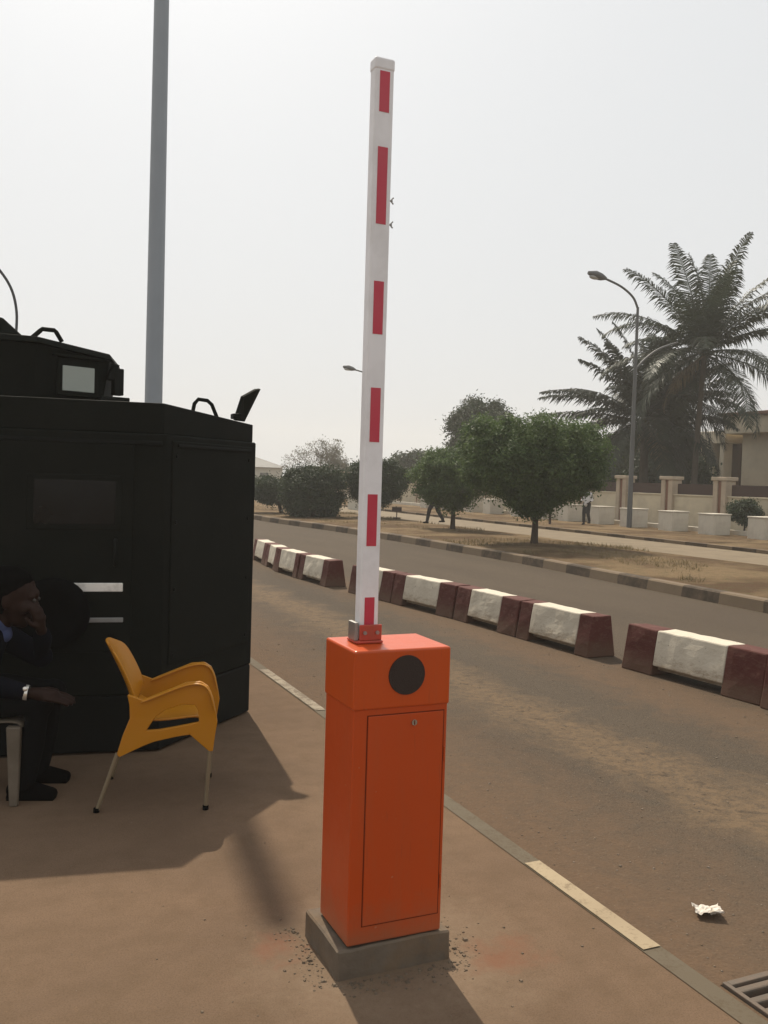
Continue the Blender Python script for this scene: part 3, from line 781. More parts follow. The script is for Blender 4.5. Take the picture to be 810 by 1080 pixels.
# ------------------------------------------------------------------ street lamps
def street_lamp(x, y, z, label, hgt=7.55, arm=2.0, up=0.95, rz=0.0):
    root = tag(empty('street_lamp', (x, y, z), rz), label, 'street lamp', 'street lamps along the far pavement')
    MB().tube([(0, 0, 0), (0, 0, hgt * .5), (0, 0, hgt)], [0.095, 0.072, 0.046], 12).build('post', M['galv2'], root)
    pts = sm_poly([(0, 0, hgt - .05), (-0.12 * arm, 0, hgt + up * .38), (-0.40 * arm, 0, hgt + up * .75), (-0.80 * arm, 0, hgt + up)], 5)
    MB().tube(pts, 0.04, 8).build('arm', M['galv2'], root)
    q = MB(); a = Vector((-0.74 * arm, 0, hgt + up - .01)); e = Vector((-0.74 * arm - .75, 0, hgt + up + .10))
    q.tube([a, a + (e - a) * .25, a + (e - a) * .6, e], [.05, .12, .15, .06], 10)
    hd = q.build('lamp_head', M['galv2'], root)
    q = MB(); q.ball(a + (e - a) * .62 + Vector((0, 0, -.07)), (.24, .11, .09), 12, 8)
    q.build('lens', M['lampglass'], hd)
    return root
street_lamp(21.05, 25.9, 0.15, 'grey street lamp in front of the palms, curved arm towards the road', 7.75, 1.9, 0.85)
q = MB(); q.tube(sm_poly([(0, 0, 5.55), (.35, -.05, 5.95), (.9, -.12, 6.35), (1.6, -.2, 6.62)], 5), .038, 8)
q.build('arm', M['galv2'], bpy.data.objects['street_lamp'])
street_lamp(21.05, 48.2, 0.15, 'distant thin street lamp seen beside the white barrier arm', 6.85, 2.2, 0.75)

# ------------------------------------------------------------------ boundary wall, pillars, railing
wall = tag(empty('boundary_wall', (23.5, 14, 0.1)), 'long cream boundary wall with tan pillars and brown railing', 'boundary wall')
MB().box(0.12, 0, 0, 0.36, 62, 1.22).build('wall_panel', M['wall'], wall, 0.01)
MB().box(0.08, 0, 1.22, 0.40, 62, 1.27).build('coping', M['wall'], wall, 0.01)
for k in range(23):
    y0 = 24.15 - 14 + 2.66 * (k - 4) + 0.37; y1 = y0 + 2.66 - 0.72
    if y0 < 0: continue
    q = MB(); q.box(0.20, y0 - .02, 1.275, 0.225, y1 + .02, 1.66)
    q.build('railing', M['railing'], wall)
for k in range(23):
    y = 24.2 - 14 + 2.66 * (k - 4)
    if y < 0.4: continue
    q = MB()
    q.box(0.0, y - .30, -0.05, 0.46, y - .085, 1.80); q.box(0.0, y + .085, -0.05, 0.46, y + .30, 1.80)
    p = q.build('pillar', M['pillar'], wall, 0.012)
    MB().box(0.05, y - .085, -0.04, 0.42, y + .085, 1.79).build('pillar_groove', M['pillarband'], p)
    MB().box(-0.05, y - .36, 1.80, 0.51, y + .36, 1.93).build('pillar_cap', M['pillar'], p, 0.02)
b = MB(); b.box(22.25, 14, 0.1, 22.42, 60, 0.30)
tag(b.build('planter_kerb', M['cube'], None, 0.01), 'low white kerb wall running behind the row of cubes', 'kerb wall')

# white cubes
cube_y = [(20.0, 'white concrete cube at the right picture edge beyond the round topiary'),
 (22.05, 'white concrete cube just left of the round topiary bush'),
 (23.97, 'white concrete cube second left of the topiary, below a wall pillar'),
 (26.02, 'white concrete cube standing right behind the near lamp post'),
 (27.9, 'white concrete cube right of the standing man in white shirt'),
 (29.9, 'white concrete cube left of the standing man in white shirt'),
 (31.5, 'white concrete cube beside the dark T-shaped post, behind the big tree'),
 (33.4, 'white concrete cube half hidden by the trunk of the big trimmed tree'),
 (35.9, 'white concrete cube in the gap between the two trimmed trees'),
 (37.6, 'white concrete cube right of the smaller tree trunk'),
 (40.0, 'white concrete cube behind the walking figure'),
 (42.4, 'white concrete cube in far row left of the walking figure')]
cm = MB(); cm.box(0, 0, 0, 0.72, 0.68, 0.80)
cb = MB(); cb.box(-0.02, -0.02, 0.80, 0.74, 0.70, 0.845)
proto = None
for y, lab in cube_y:
    if proto is None:
        proto = empty('concrete_cube'); cm.build('block', M['cube'], proto, 0.02); cb.build('top_slab', M['cube'], proto, 0.012); o = proto
    else: o = copy_tree(proto)
    o.location = (21.25, y, -0.02); o.rotation_euler = (0, 0, random.Random(int(y * 10)).uniform(-.03, .03))
    tag(o, lab, 'concrete cube', 'white cubes along the far pavement')

# ------------------------------------------------------------------ buildings
def house_window(parent, c, dy, dz):
    x, y, z = c
    f = MB().box(x - .06, y - dy / 2 - .08, z - dz / 2 - .08, x + .02, y + dy / 2 + .08, z + dz / 2 + .08).build('window', M['cream'], parent, .01)
    MB().box(x - .075, y - dy / 2, z - dz / 2, x - .055, y + dy / 2, z + dz / 2).build('pane', M['window'], f)
hs = tag(empty('cream_house', (36, 22, 0.1)), 'cream flat-roofed building with columned porch behind the palms', 'house')
MB().box(0, -6, 0, 12, 13.6, 4.35).build('wall', M['cream'], hs, 0.02)
MB().box(-0.7, -6.6, 4.35, 12.6, 14.2, 5.25).build('roof_slab', M['cream'], hs, 0.03)
MB().box(-0.9, -6.8, 5.25, 12.8, 14.4, 5.42).build('roof', M['pillarband'], hs, 0.02)
for y in (1.5, 5.5, 9.6): house_window(hs, (0, y, 2.6), 1.5, 1.5)
MB().box(-0.4, 14.4, 3.9, 6, 17.6, 4.55).build('porch_beam', M['cream'], hs, 0.03)
MB().box(0.6, 14.3, 0, 5.8, 17.3, 3.9).build('porch_wall', M['brownpanel'], hs)
for y, dy in ((14.55, .30), (15.35, .85), (17.1, .42)):
    MB().box(-0.3, y, 0, 0.3, y + dy, 3.9).build('column', M['cream'], hs, 0.02)
q = MB(); q.tube(sm_poly([(-.34, 15.55, 3.3), (-.40, 15.75, 3.5), (-.40, 16.0, 3.45), (-.36, 15.9, 3.2), (-.36, 15.65, 3.05), (-.36, 15.6, 2.85), (-.36, 15.95, 2.85)], 4), .05, 6)
q.build('wall_ornament', M['railing'], hs)

fb = tag(empty('far_building', (21.5, 90, 0)), 'far low pale building with grey pitched roof past the vehicle', 'building')
MB().box(-12, 0, 0, 7.0, 9, 2.35).build('wall', M['farwall'], fb)
q = MB(); q.add([(-12.4, -.4, 2.36), (7.4, -.4, 2.36), (7.4, 9.4, 2.36), (-12.4, 9.4, 2.36), (-9.5, 4.5, 3.75), (4.5, 4.5, 3.75)], [(0, 1, 5, 4), (1, 2, 5), (2, 3, 4, 5), (3, 0, 4), (3, 2, 1, 0)])
q.build('roof', M['roofgrey'], fb)
for x in (-8, -3.5, 1, 4.5):
    f = MB().box(x, -.05, .9, x + 1.1, .02, 1.9).build('window', M['farwall'], fb)
    MB().box(x + .1, -.07, 1.0, x + 1.0, -.04, 1.8).build('pane', M['window'], f)
fb2 = tag(empty('annex_building', (26.8, 70, 0)), 'small far grey-walled building between the dark bush and the arm', 'building')
MB().box(0, 0, 0, 4.5, 6, 2.2).build('wall', M['farwall'], fb2)
MB().box(-.3, -.3, 2.2, 4.8, 6.3, 2.5).build('roof', M['farwall'], fb2, .03)
for x in (.6, 1.7, 2.8):
    MB().box(x, -.04, .6, x + .6, .02, 1.8).build('window', M['window'], fb2)
kb = tag(empty('gabled_kiosk', (16.2, 39.5, 0.1)), 'low pale kiosk with slanted white roof left of the arm', 'kiosk')
MB().box(0, 0, 0, 1.1, 1.2, 0.62).build('wall', M['farwall'], kb)
q = MB(); q.add([(-.1, -.1, .62), (1.25, -.1, .82), (1.25, 1.3, .82), (-.1, 1.3, .62), (-.1, -.1, .56), (1.25, -.1, .76), (1.25, 1.3, .76), (-.1, 1.3, .56)], [(0, 1, 2, 3), (7, 6, 5, 4), (0, 4, 5, 1), (1, 5, 6, 2), (2, 6, 7, 3), (3, 7, 4, 0)])
q.build('roof', M['cube'], kb)
# dark stand with a white top beside the bush
st = tag(empty('roadside_stall', (12.1, 32.3, 0.12), -0.3), 'small dark roadside stall with white top right of the dark bush', 'stall')
MB().box(-.3, -.3, .10, .3, .3, .50).build('body', M['railing'], st, .02)
MB().box(-.34, -.34, .50, .34, .34, .57).build('top_board', M['cube'], st, .01)
for x in (-.25, .25):
    for y in (-.25, .25): MB().box(x - .03, y - .03, 0, x + .03, y + .03, .10).build('leg', M['railing'], st)
# little board on a post
sg = tag(empty('notice_board', (14.05, 30.4, 0.12), -0.4), 'small dark board on a short post with heavy foot, right of the arm', 'board')
MB().tube([(0, 0, 0.05), (0, 0, .34)], .018, 8).build('post', M['railing'], sg)
MB().box(-.18, -.02, .30, .18, .02, .47).build('board', M['railing'], sg, .005)
MB().box(-.13, -.10, 0, .13, .10, .09).build('foot', M['railing'], sg, .01)
tp = tag(empty('marker_post', (19.0, 27.8, 0.15), -0.5), 'short dark T-shaped post between white cubes behind the big tree', 'post')
MB().tube([(0, 0, 0), (0, 0, .66)], .045, 8).build('upright', M['railing'], tp)
MB().box(-.22, -.04, .60, .16, .04, .70).build('crossbar', M['railing'], tp, .01)

# ------------------------------------------------------------------ trees
def leaf_quad(vs, fs, p, nrm, s, rng, ln=1.7):
    a = nrm.orthogonal().normalized(); a = Matrix.Rotation(rng.uniform(0, 6.283), 3, nrm) @ a
    c = nrm.cross(a)
    i = len(vs)
    vs += [p - a * s * ln * .5, p + c * s * .38 + nrm * s * .12, p + a * s * ln * .5, p - c * s * .38 + nrm * s * .12]
    fs.append((i, i + 1, i + 2, i + 3))

def crown_mesh(profile, nclump, nleaf, leaf, crad, rng, squash=1.0, off=(0, 0), fill=.35, sq=3.0):
    """profile: (height, radius) pairs; clumps near the surface, leaves round the clumps"""
    def rad(z):
        for (z0, r0), (z1, r1) in zip(profile, profile[1:]):
            if z0 <= z <= z1: return r0 + (r1 - r0) * (z - z0) / max(z1 - z0, 1e-6)
        return 0
    zmin, zmax = profile[0][0], profile[-1][0]; rm = max(r for _, r in profile)
    cl = []
    while len(cl) < nclump:
        z = rng.uniform(zmin, zmax); r = rad(z)
        if rng.random() > (r / rm) ** 1.1 + .22: continue
        a = rng.uniform(0, 2 * math.pi)
        k = 1.0 if rng.random() > fill else math.sqrt(rng.random())
        f = (abs(math.cos(a)) ** sq + abs(math.sin(a)) ** sq) ** (-1 / sq)
        rr = r * k * rng.uniform(.84, 1.03) * f
        cl.append(Vector((rr * math.cos(a) + off[0] * z, rr * math.sin(a) * squash + off[1] * z, z + rng.gauss(0, .05))))
    vs = []; fs = []
    per = nleaf // nclump
    for c in cl:
        cr = crad * rng.uniform(.6, 1.35)
        for _ in range(per):
            d = Vector((rng.gauss(0, 1), rng.gauss(0, 1), rng.gauss(0, .8)))
            p = c + d * cr * .5
            if p.z < zmin - .3: continue
            nrm = (d.normalized() * .6 + Vector((rng.gauss(0, .6), rng.gauss(0, .6), rng.gauss(.5, .6)))).normalized()
            leaf_quad(vs, fs, p, nrm, leaf * rng.uniform(.6, 1.3), rng)
    q = MB(); q.add(vs, fs); return q, cl

def tree(name, x, y, z, label, profile, nclump, nleaf, leaf, crad, mat, trunk_r, trunk_h, seed, lean=(0, 0), off=(0, 0), fill=.35, cat='tree', group=None, bark='bark', nlimb=9, sq=3.0):
    rng = random.Random(seed)
    root = tag(empty(name, (x, y, z)), label, cat, group)
    q, cl = crown_mesh(profile, nclump, nleaf, leaf, crad, rng, off=off, fill=fill, sq=sq)
    q.build('crown', mat, root)
    t = MB(); top = Vector((lean[0], lean[1], trunk_h))
    pts = [Vector((0, 0, -.1)), Vector((lean[0] * .15, lean[1] * .15, trunk_h * .12)), Vector((lean[0] * .5 + rng.gauss(0, .015), lean[1] * .5, trunk_h * .5)), top]
    t.tube(pts, [trunk_r * 1.6, trunk_r * 1.12, trunk_r * .9, trunk_r * .8], 12)
    for i in range(nlimb):
        c = rng.choice(cl); mid = top.lerp(c, .5) + Vector((0, 0, .12 * (c - top).length))
        t.tube([top - Vector((0, 0, rng.uniform(0, trunk_h * .25))), mid, c], [trunk_r * .5, trunk_r * .3, trunk_r * .12], 6)
    t.build('trunk', M[bark], root)
    return root

tree('trimmed_tree', 12.16, 18.42, 0.15, 'big square-trimmed green tree with V-shaped base on the verge',
     [(.80, .14), (1.0, .45), (1.22, .85), (1.5, 1.34), (1.75, 1.52), (2.3, 1.58), (2.68, 1.54), (2.82, 1.42), (2.88, 1.1)], 480, 90000, .050, .24, M['leaf1'],   .078, 1.1, 21, lean=(.03, 0), off=(-.05, .03), group=None, nlimb=18, sq=2.5, fill=.5)
tree('trimmed_tree', 13.15, 24.38, 0.15, 'smaller rounded green tree on a thin trunk left of the big trimmed tree',
     [(.64, .2), (.88, .6), (1.15, .98), (1.6, 1.12), (2.0, 1.0), (2.25, .6), (2.35, .25)], 220, 42000, .050, .21, M['leaf1'], .07, .85, 22, nlimb=10, off=(-.02, .02))
tree('trimmed_tree', 13.5, 31.2, 0.12, 'dark rounded tree partly hidden behind the white barrier arm',
     [(.50, .25), (.8, .75), (1.2, 1.05), (1.7, 1.05), (2.0, .7), (2.15, .3)], 190, 30000, .055, .22, M['leaf2'], .07, .8, 23, nlimb=8)
tree('dark_bush', 11.05, 31.1, 0.12, 'broad dark bush reaching the ground between vehicle and arm',
     [(.06, .55), (.4, .85), (.9, 1.05), (1.3, 1.04), (1.6, .85), (1.74, .5)], 230, 40000, .055, .22, M['leaf2'], .07, .5, 24, nlimb=8, cat='bush')
tree('leaning_tree', 10.75, 33.8, 0.12, 'low tree on a leaning trunk half hidden by the black vehicle',
     [(.50, .4), (.7, .75), (.95, .9), (1.2, .7), (1.32, .3)], 170, 24000, .058, .21, M['leaf2'], .075, .75, 25, lean=(-.30, .1), off=(-.42, .12), nlimb=7)
tree('shade_tree', 26.3, 45.5, 0.1, 'tall hazy round tree rising behind the square-trimmed tree',
     [(2.0, .8), (2.8, 1.6), (3.9, 2.0), (4.9, 1.8), (5.6, 1.2), (6.0, .6)], 210, 40000, .10, .42, M['leaf3'], .18, 3.0, 26, nlimb=10, sq=2)
tree('shade_tree', 33.0, 40.5, 0.1, 'dark leafy tree behind the wall under the palms, left of the house',
     [(.8, 1.2), (1.8, 2.2), (3.0, 2.3), (3.8, 1.6), (4.3, .7)], 140, 20000, .14, .5, M['leaf2'], .16, 1.6, 27, nlimb=9, sq=2)
tree('shade_tree', 31.5, 36.0, 0.1, 'dark undergrowth tree behind the wall, between palm trunks',
     [(.3, 1.0), (1.4, 1.9), (2.6, 1.9), (3.3, .9)], 130, 18000, .13, .45, M['leaf2'], .14, 1.2, 33, nlimb=7, sq=2)
tree('far_tree', 30.5, 63.0, 0.1, 'pale hazy far tree just right of the barrier arm',
     [(.8, .8), (1.8, 1.7), (2.8, 1.7), (3.4, .8)], 70, 10000, .16, .5, M['leaf3'], .15, 1.2, 28, nlimb=6, sq=2)
tree('far_tree', 25.5, 66.0, 0.1, 'pale hazy far tree left of the barrier arm above the kiosk',
     [(.5, .9), (1.3, 1.6), (2.1, 1.4), (2.5, .6)], 70, 10000, .16, .5, M['leaf3'], .15, 1.0, 29, nlimb=6, sq=2)
tree('far_tree', 41.0, 72.0, 0.1, 'pale hazy far tree between the two trimmed trees',
     [(1.0, 1.2), (2.2, 2.4), (3.4, 2.3), (4.2, 1.0)], 80, 10000, .2, .65, M['leaf3'], .2, 1.5, 30, nlimb=6, sq=2)
tree('far_tree', 52.0, 60.0, 0.1, 'hazy far tree filling the gap left of the palm trunks',
     [(.8, 1.4), (2.2, 2.8), (3.6, 2.8), (4.6, 1.2)], 90, 10000, .2, .7, M['leaf3'], .22, 1.6, 32, nlimb=6, sq=2)

# bare tree: forking twigs with a few pale leaves
def bare_tree(x, y, z, label, h, spread, seed):
    rng = random.Random(seed); root = tag(empty('bare_tree', (x, y, z)), label, 'tree')
    t = MB(); tips = []
    def grow(p, d, L, r, depth):
        e = p + d * L
        t.tube([p, p.lerp(e, .5) + Vector((rng.gauss(0, .05 * L), rng.gauss(0, .05 * L), 0)), e], [r, r * .85, r * .65], 5, caps=False)
        if depth == 0: tips.append(e); return
        for _ in range(rng.choice((2, 3, 3))):
            nd = (d + Vector((rng.gauss(0, spread), rng.gauss(0, spread), rng.gauss(.12, .22)))).normalized()
            grow(e, nd, L * rng.uniform(.62, .82), r * .62, depth - 1)
    for k in range(5):
        a = k * 1.26; grow(Vector((0, 0, 0)), Vector((.42 * math.cos(a), .42 * math.sin(a), 1)).normalized(), h * .27, .07, 5)
    t.build('trunk', M['twig'], root)
    vs = []; fs = []
    for p in tips:
        for _ in range(5):
            leaf_quad(vs, fs, p + Vector((rng.gauss(0, .13), rng.gauss(0, .13), rng.gauss(0, .13))), Vector((rng.gauss(0, 1), rng.gauss(0, 1), rng.gauss(0, 1))).normalized(), .085 * rng.uniform(.6, 1.2), rng)
    q = MB(); q.add(vs, fs); q.build('crown', M['leafdry'], root)
bare_tree(21.6, 59.0, 0.1, 'grey nearly leafless tree showing above the dark bush', 4.7, .62, 41)

# round topiary
tree('topiary_bush', 24.4 * .93, 24.0 * .925, 0.15, 'small ball-shaped topiary bush on a thin stem among the cubes',
     [(.42, .2), (.52, .42), (.75, .50), (.98, .40), (1.10, .15)], 130, 9000, .045, .13, M['leaf2'], .03, .5, 44, nlimb=4, fill=.5, cat='bush', sq=2)

# ------------------------------------------------------------------ palms
def frond(length, az, el, droop, rng, leaf_len, npair, hang, leafw=.024):
    """returns MB of a frond growing from the origin"""
    q = MB(); d = Vector((math.cos(az), math.sin(az), 0)); N = 14
    pts = []; p = Vector((0, 0, 0)); e = el
    for i in range(N + 1):
        pts.append(p.copy())
        p = p + (d * math.cos(e) + Vector((0, 0, math.sin(e)))) * (length / N)
        e -= droop / N * (0.35 + 1.3 * i / N)
    side = Vector((-d.y, d.x, 0))
    q.tube(pts, [max(.007, .035 * (1 - i / N) ** .8) for i in range(N + 1)], 5, caps=False)
    vs = []; fs = []
    for k in range(npair):
        f = .10 + .90 * (k + .5) / npair
        i = min(int(f * N), N - 1); u = f * N - i; b0 = pts[i].lerp(pts[i + 1], u); tg = (pts[i + 1] - pts[i]).normalized()
        upv = side.cross(tg).normalized()
        if upv.z < 0: upv = -upv
        LL = leaf_len * (math.sin(math.pi * min(1, .16 + .80 * f)) ** .7) * rng.uniform(.8, 1.1)
        for s in (-1, 1):
            out = (side * s * rng.uniform(.75, 1.0) + tg * rng.uniform(.45, .75) + upv * rng.uniform(-.05, .35)).normalized()
            m = b0 + out * LL * .55 + Vector((0, 0, -hang * LL * .16)); t2 = b0 + out * LL * .92 + Vector((0, 0, -hang * LL * rng.uniform(.4, .75)))
            wv = tg * (leafw * rng.uniform(.8, 1.2))
            j = len(vs)
            vs += [b0 - wv * .6, b0 + wv * .6, m + wv, m - wv, t2]
            fs += [(j, j + 1, j + 2, j + 3), (j + 3, j + 2, j + 4)]
    q.add(vs, fs)
    return q

def palm(name, x, y, z, label, h, lean, fronds, mat, trunk_r, seed, leaf_len=.75, npair=46, hang=.8, skirt=0, leafw=.026):
    rng = random.Random(seed)
    root = tag(empty(name, (x, y, z)), label, 'palm tree')
    t = MB(); pts = []; rad = []
    for i in range(29):
        f = i / 28; pts.append((lean[0] * f ** 1.4, lean[1] * f ** 1.4, h * f - .1 * (1 - f)))
        rad.append(trunk_r * (1.35 - .5 * min(1, f * 4) + (-.25 * f)) * (1.05 if i % 2 else .97))
    t.tube(pts, rad, 12); t.build('trunk', M['palmbark'], root)
    top = Vector((lean[0], lean[1], h))
    for (L, az, el, dr) in fronds:
        o = frond(L, az, el, dr, rng, leaf_len, npair, hang, leafw).build('frond', mat, root)
        o.location = top + Vector((rng.gauss(0, .05), rng.gauss(0, .05), rng.uniform(-.15, .1)))
    for k in range(skirt):
        o = frond(rng.uniform(1.8, 2.8), rng.uniform(0, 6.28), rng.uniform(-.9, -.4), rng.uniform(.6, 1.0), rng, leaf_len * .8, 24, 1.1).build('dry_frond', M['palmdry'], root)
        o.location = top - Vector((0, 0, .15))
    return root
def spiral(n, seed, L, e0, e1, dr0, dr1):
    rng = random.Random(seed); out = []
    for i in range(n):
        f = i / (n - 1)
        out.append((L * rng.uniform(.85, 1.08), i * 2.399 + rng.uniform(-.25, .25), R(e0 + (e1 - e0) * f + rng.uniform(-7, 7)), dr0 + (dr1 - dr0) * f + rng.uniform(-.12, .12)))
    return out
palm('coconut_palm', 27.3, 29.6, 0.1, 'tall coconut palm with upright fan of fronds behind the wall', 7.1, (-.2, -.55),
     spiral(33, 51, 4.6, 86, -30, .5, 1.4) + [(4.6, R(150), R(38), 1.5), (4.4, R(-30), R(30), 1.0), (4.5, R(-35), R(55), 1.0)], M['palm'], .16, 52, 1.0, 96, .85, skirt=3)
palm('oil_palm', 27.2, 32.6, 0.1, 'shorter palm left of the coconut palm, long fronds arching left', 4.5, (-.1, -.1),
     spiral(32, 53, 4.5, 84, -32, .6, 1.45) + [(5.0, R(156), R(30), .85), (5.1, R(150), R(12), .55), (4.9, R(162), R(22), .7), (4.8, R(160), R(62), .75), (4.7, R(140), R(74), .6)], M['palm2'], .26, 54, 1.0, 84, .9, skirt=3, leafw=.034)
palm('oil_palm', 30.0, 33.9, 0.1, 'dense dark drooping palm in front of the cream house', 5.5, (0, -.2),
     spiral(34, 55, 3.5, 75, -48, .7, 1.5), M['palm2'], .26, 56, .9, 72, 1.0, skirt=2)

# ------------------------------------------------------------------ chairs
def loft_grid(rows, mat, name, parent, thick=.012):
    nv = len(rows[0]); vs = [p for r in rows for p in r]
    fs = [(i * nv + k, i * nv + k + 1, (i + 1) * nv + k + 1, (i + 1) * nv + k) for i in range(len(rows) - 1) for k in range(nv - 1)]
    q = MB(); q.add(vs, fs, True); o = q.build(name, mat, parent)
    m = o.modifiers.new('solid', 'SOLIDIFY'); m.thickness = thick; m.offset = 0
    m = o.modifiers.new('sub', 'SUBSURF'); m.levels = 2; m.render_levels = 2
    return o

def ring_resample(loop, c, n):
    out = []
    for k in range(n):
        a = 2 * math.pi * k / n; d = (math.cos(a), math.sin(a)); best = 0
        for i in range(len(loop)):
            p = loop[i]; q = loop[(i + 1) % len(loop)]
            ex, ey = q[0] - p[0], q[1] - p[1]; den = d[0] * ey - d[1] * ex
            if abs(den) < 1e-9: continue
            t = ((p[0] - c[0]) * ey - (p[1] - c[1]) * ex) / den
            s = ((p[0] - c[0]) * d[1] - (p[1] - c[1]) * d[0]) / den
            if t > 0 and -1e-6 <= s <= 1 + 1e-6: best = max(best, t)
        out.append((c[0] + d[0] * best, c[1] + d[1] * best))
    return out

ch = tag(empty('plastic_chair', (0.845, 4.66, 0), R(-15)), 'yellow plastic armchair with metal legs facing right in the vehicle shade', 'chair')
HW = 0.215
prof = [(-.262, .800, .10), (-.250, .785, .145), (-.215, .72, .178), (-.165, .62, .19), (-.130, .53, .195), (-.112, .46, .195), (-.075, .425, .195), (0.0, .415, .20), (.10, .425, .205), (.19, .438, .205), (.225, .430, .20), (.240, .405, .195)]
rows = []
for i, (f, h, wd) in enumerate(prof):
    r = []
    for k in range(9):
        u = -1 + k / 4; cv = .045 * u * u
        if i < 5: r.append((f + cv, u * wd, h - (.05 * u ** 4 if i == 0 else .02 * u ** 4 if i == 1 else 0)))
        else: r.append((f, u * wd, h + cv * .35))
    rows.append(r)
loft_grid(rows[:6], M['yellow'], 'backrest', ch, .014)
loft_grid(rows[5:], M['yellow'], 'seat', ch, .016)
def fh(px, py): return ((px - 164) / 216, (850 - py) / 216)
outer = [fh(*p) for p in [(127, 792), (133, 770), (140, 752), (139.5, 738), (137, 726), (141, 728), (150, 734), (172, 725), (197, 714.5), (212, 713.5), (220, 719), (225, 731), (228.5, 748), (230, 757), (228, 770), (226, 788), (221, 788), (219.5, 768), (205, 769.5), (188, 772), (165, 777), (147, 784), (133, 793)]]
hole_ = [fh(*p) for p in [(157, 765), (166, 751), (176, 743), (193, 737.5), (206, 738), (209.5, 744), (211, 757), (190, 761), (170, 764.5)]]
cen = fh(186, 752)
# denser by angle, so corners of the outline survive
No = 120
ro = ring_resample(outer, cen, No); ri = ring_resample(hole_, cen, No)
for s in (-1, 1):
    q = MB(); vs = []
    def yy(f, h): return s * (HW + .012 + .05 * max(0, .12 - abs(h - .58)) + .04 * max(0, .35 - h))
    for lp in (ro, ri):
        for f, h in lp: vs.append((f, yy(f, h), h))
    fs = [(k, (k + 1) % No, No + (k + 1) % No, No + k) for k in range(No)]
    if s > 0: fs = [tuple(reversed(f)) for f in fs]
    q.add(vs, fs); o = q.build('arm_frame', M['yellow'], ch)
    m = o.modifiers.new('solid', 'SOLIDIFY'); m.thickness = .026; m.offset = 0
    m = o.modifiers.new('bevel', 'BEVEL'); m.width = .007; m.segments = 3; m.limit_method = 'ANGLE'; m.angle_limit = R(50)
    # flat top of the armrest
    tp_ = [fh(*p) for p in [(150, 735.5), (172, 726.5), (197, 716), (212, 715), (219.5, 720), (224, 731), (227, 746)]]
    rows = [[(f, yy(f, h) + e, h + .002 * (1 - abs(e) / .028)) for e in (-.028, -.014, 0, .014, .028)] for f, h in tp_]
    loft_grid(rows, M['yellow'], 'armrest', ch, .009)
    for nm, p0, p1 in (('leg', (-.165, .285), (-.258, 0.0)), ('leg', (.272, .30), (.258, 0.0))):
        y0 = s * (HW + .016); y1 = s * (HW + .028)
        lg = MB().tube([(p0[0], y0, p0[1]), (p1[0], y1, p1[1])], .0105, 12).build(nm, M['alu'], ch)
        MB().tube([(p1[0], y1, .0), (p1[0], y1, .022)], .0145, 10).build('foot_cap', M['rubber'], lg)

wc = tag(empty('plastic_chair', (0.055, 4.99, 0), R(-19)), 'dull white plastic chair under the seated person at the left edge', 'chair')
rows = [[(f, u * .20, h + .012 * u * u) for u in (-1, -.5, 0, .5, 1)] for f, h in ((-.22, .40), (-.1, .385), (.05, .385), (.17, .395), (.215, .385), (.225, .36))]
loft_grid(rows, M['whiteplastic'], 'seat', wc, .02)
rows = [[(f + .03 * u * u, u * wd, h) for u in (-1, -.5, 0, .5, 1)] for f, h, wd in ((-.21, .41, .19), (-.25, .55, .2), (-.29, .70, .19), (-.31, .78, .15))]
loft_grid(rows, M['whiteplastic'], 'backrest', wc, .014)
for s in (-1, 1):
    for f0, f1 in ((.19, .205), (-.2, -.26)):
        q = MB()
        q.add([(f0 - .035, s * .20 - .02, .385), (f0 + .035, s * .20 - .02, .385), (f0 + .035, s * .20 + .02, .385), (f0 - .035, s * .20 + .02, .385),
               (f1 - .022, s * .23 - .015, 0), (f1 + .018, s * .23 - .015, 0), (f1 + .018, s * .23 + .015, 0), (f1 - .022, s * .23 + .015, 0)],
              [(0, 1, 2, 3), (7, 6, 5, 4), (0, 4, 5, 1), (1, 5, 6, 2), (2, 6, 7, 3), (3, 7, 4, 0)])
        q.build('leg', M['whiteplastic'], wc, .008)

# ------------------------------------------------------------------ people
def fused(q, name, mat, parent, voxel=.010, smooth=4):
    o = q.build(name, mat, parent)
    m = o.modifiers.new('remesh', 'REMESH'); m.mode = 'VOXEL'; m.voxel_size = voxel; m.use_smooth_shade = True
    m = o.modifiers.new('smooth', 'SMOOTH'); m.factor = .5; m.iterations = smooth
    return o
def limb(q, pts, rad, seg=14):
    q.tube(pts, rad, seg)
    for p, r in zip(pts, rad): q.ball(p, r, 12, 8)
def hand(q, wrist, d, palm_n, side, size=1.0, curl=.5):
    """palm + four unequal fingers + thumb; d along the hand, palm_n the palm's facing"""
    d = Vector(d).normalized(); palm_n = Vector(palm_n); palm_n = (palm_n - d * palm_n.dot(d)).normalized(); s = d.cross(palm_n).normalized() * side
    w = Vector(wrist)
    limb(q, [w, w + d * .035 * size, w + d * .085 * size], [.022 * size, .027 * size, .026 * size])
    q.ball(w + d * .055 * size, (.034 * size, .034 * size, .024 * size), 12, 8)
    for i, (o, L) in enumerate(((-.030, .062), (-.010, .072), (.010, .078), (.030, .070))):
        b0 = w + d * .085 * size + s * o * size
        k1 = b0 + (d * math.cos(curl * .5) + palm_n * math.sin(curl * .5)) * L * .5 * size
        k2 = k1 + (d * math.cos(curl * 1.4) + palm_n * math.sin(curl * 1.4)) * L * .33 * size
        k3 = k2 + (d * math.cos(curl * 2.1) + palm_n * math.sin(curl * 2.1)) * L * .25 * size
        limb(q, [b0 - d * .02 * size, k1, k2, k3], [.0100 * size, .0092 * size, .0085 * size, .0075 * size], 8)
    b0 = w + d * .025 * size + s * .028 * size
    k1 = b0 + (d * .65 + s * .75).normalized() * .040 * size + palm_n * .008
    k2 = k1 + (d * .9 + s * .35).normalized() * .032 * size + palm_n * .010
    limb(q, [b0, k1, k2], [.013 * size, .011 * size, .009 * size], 8)
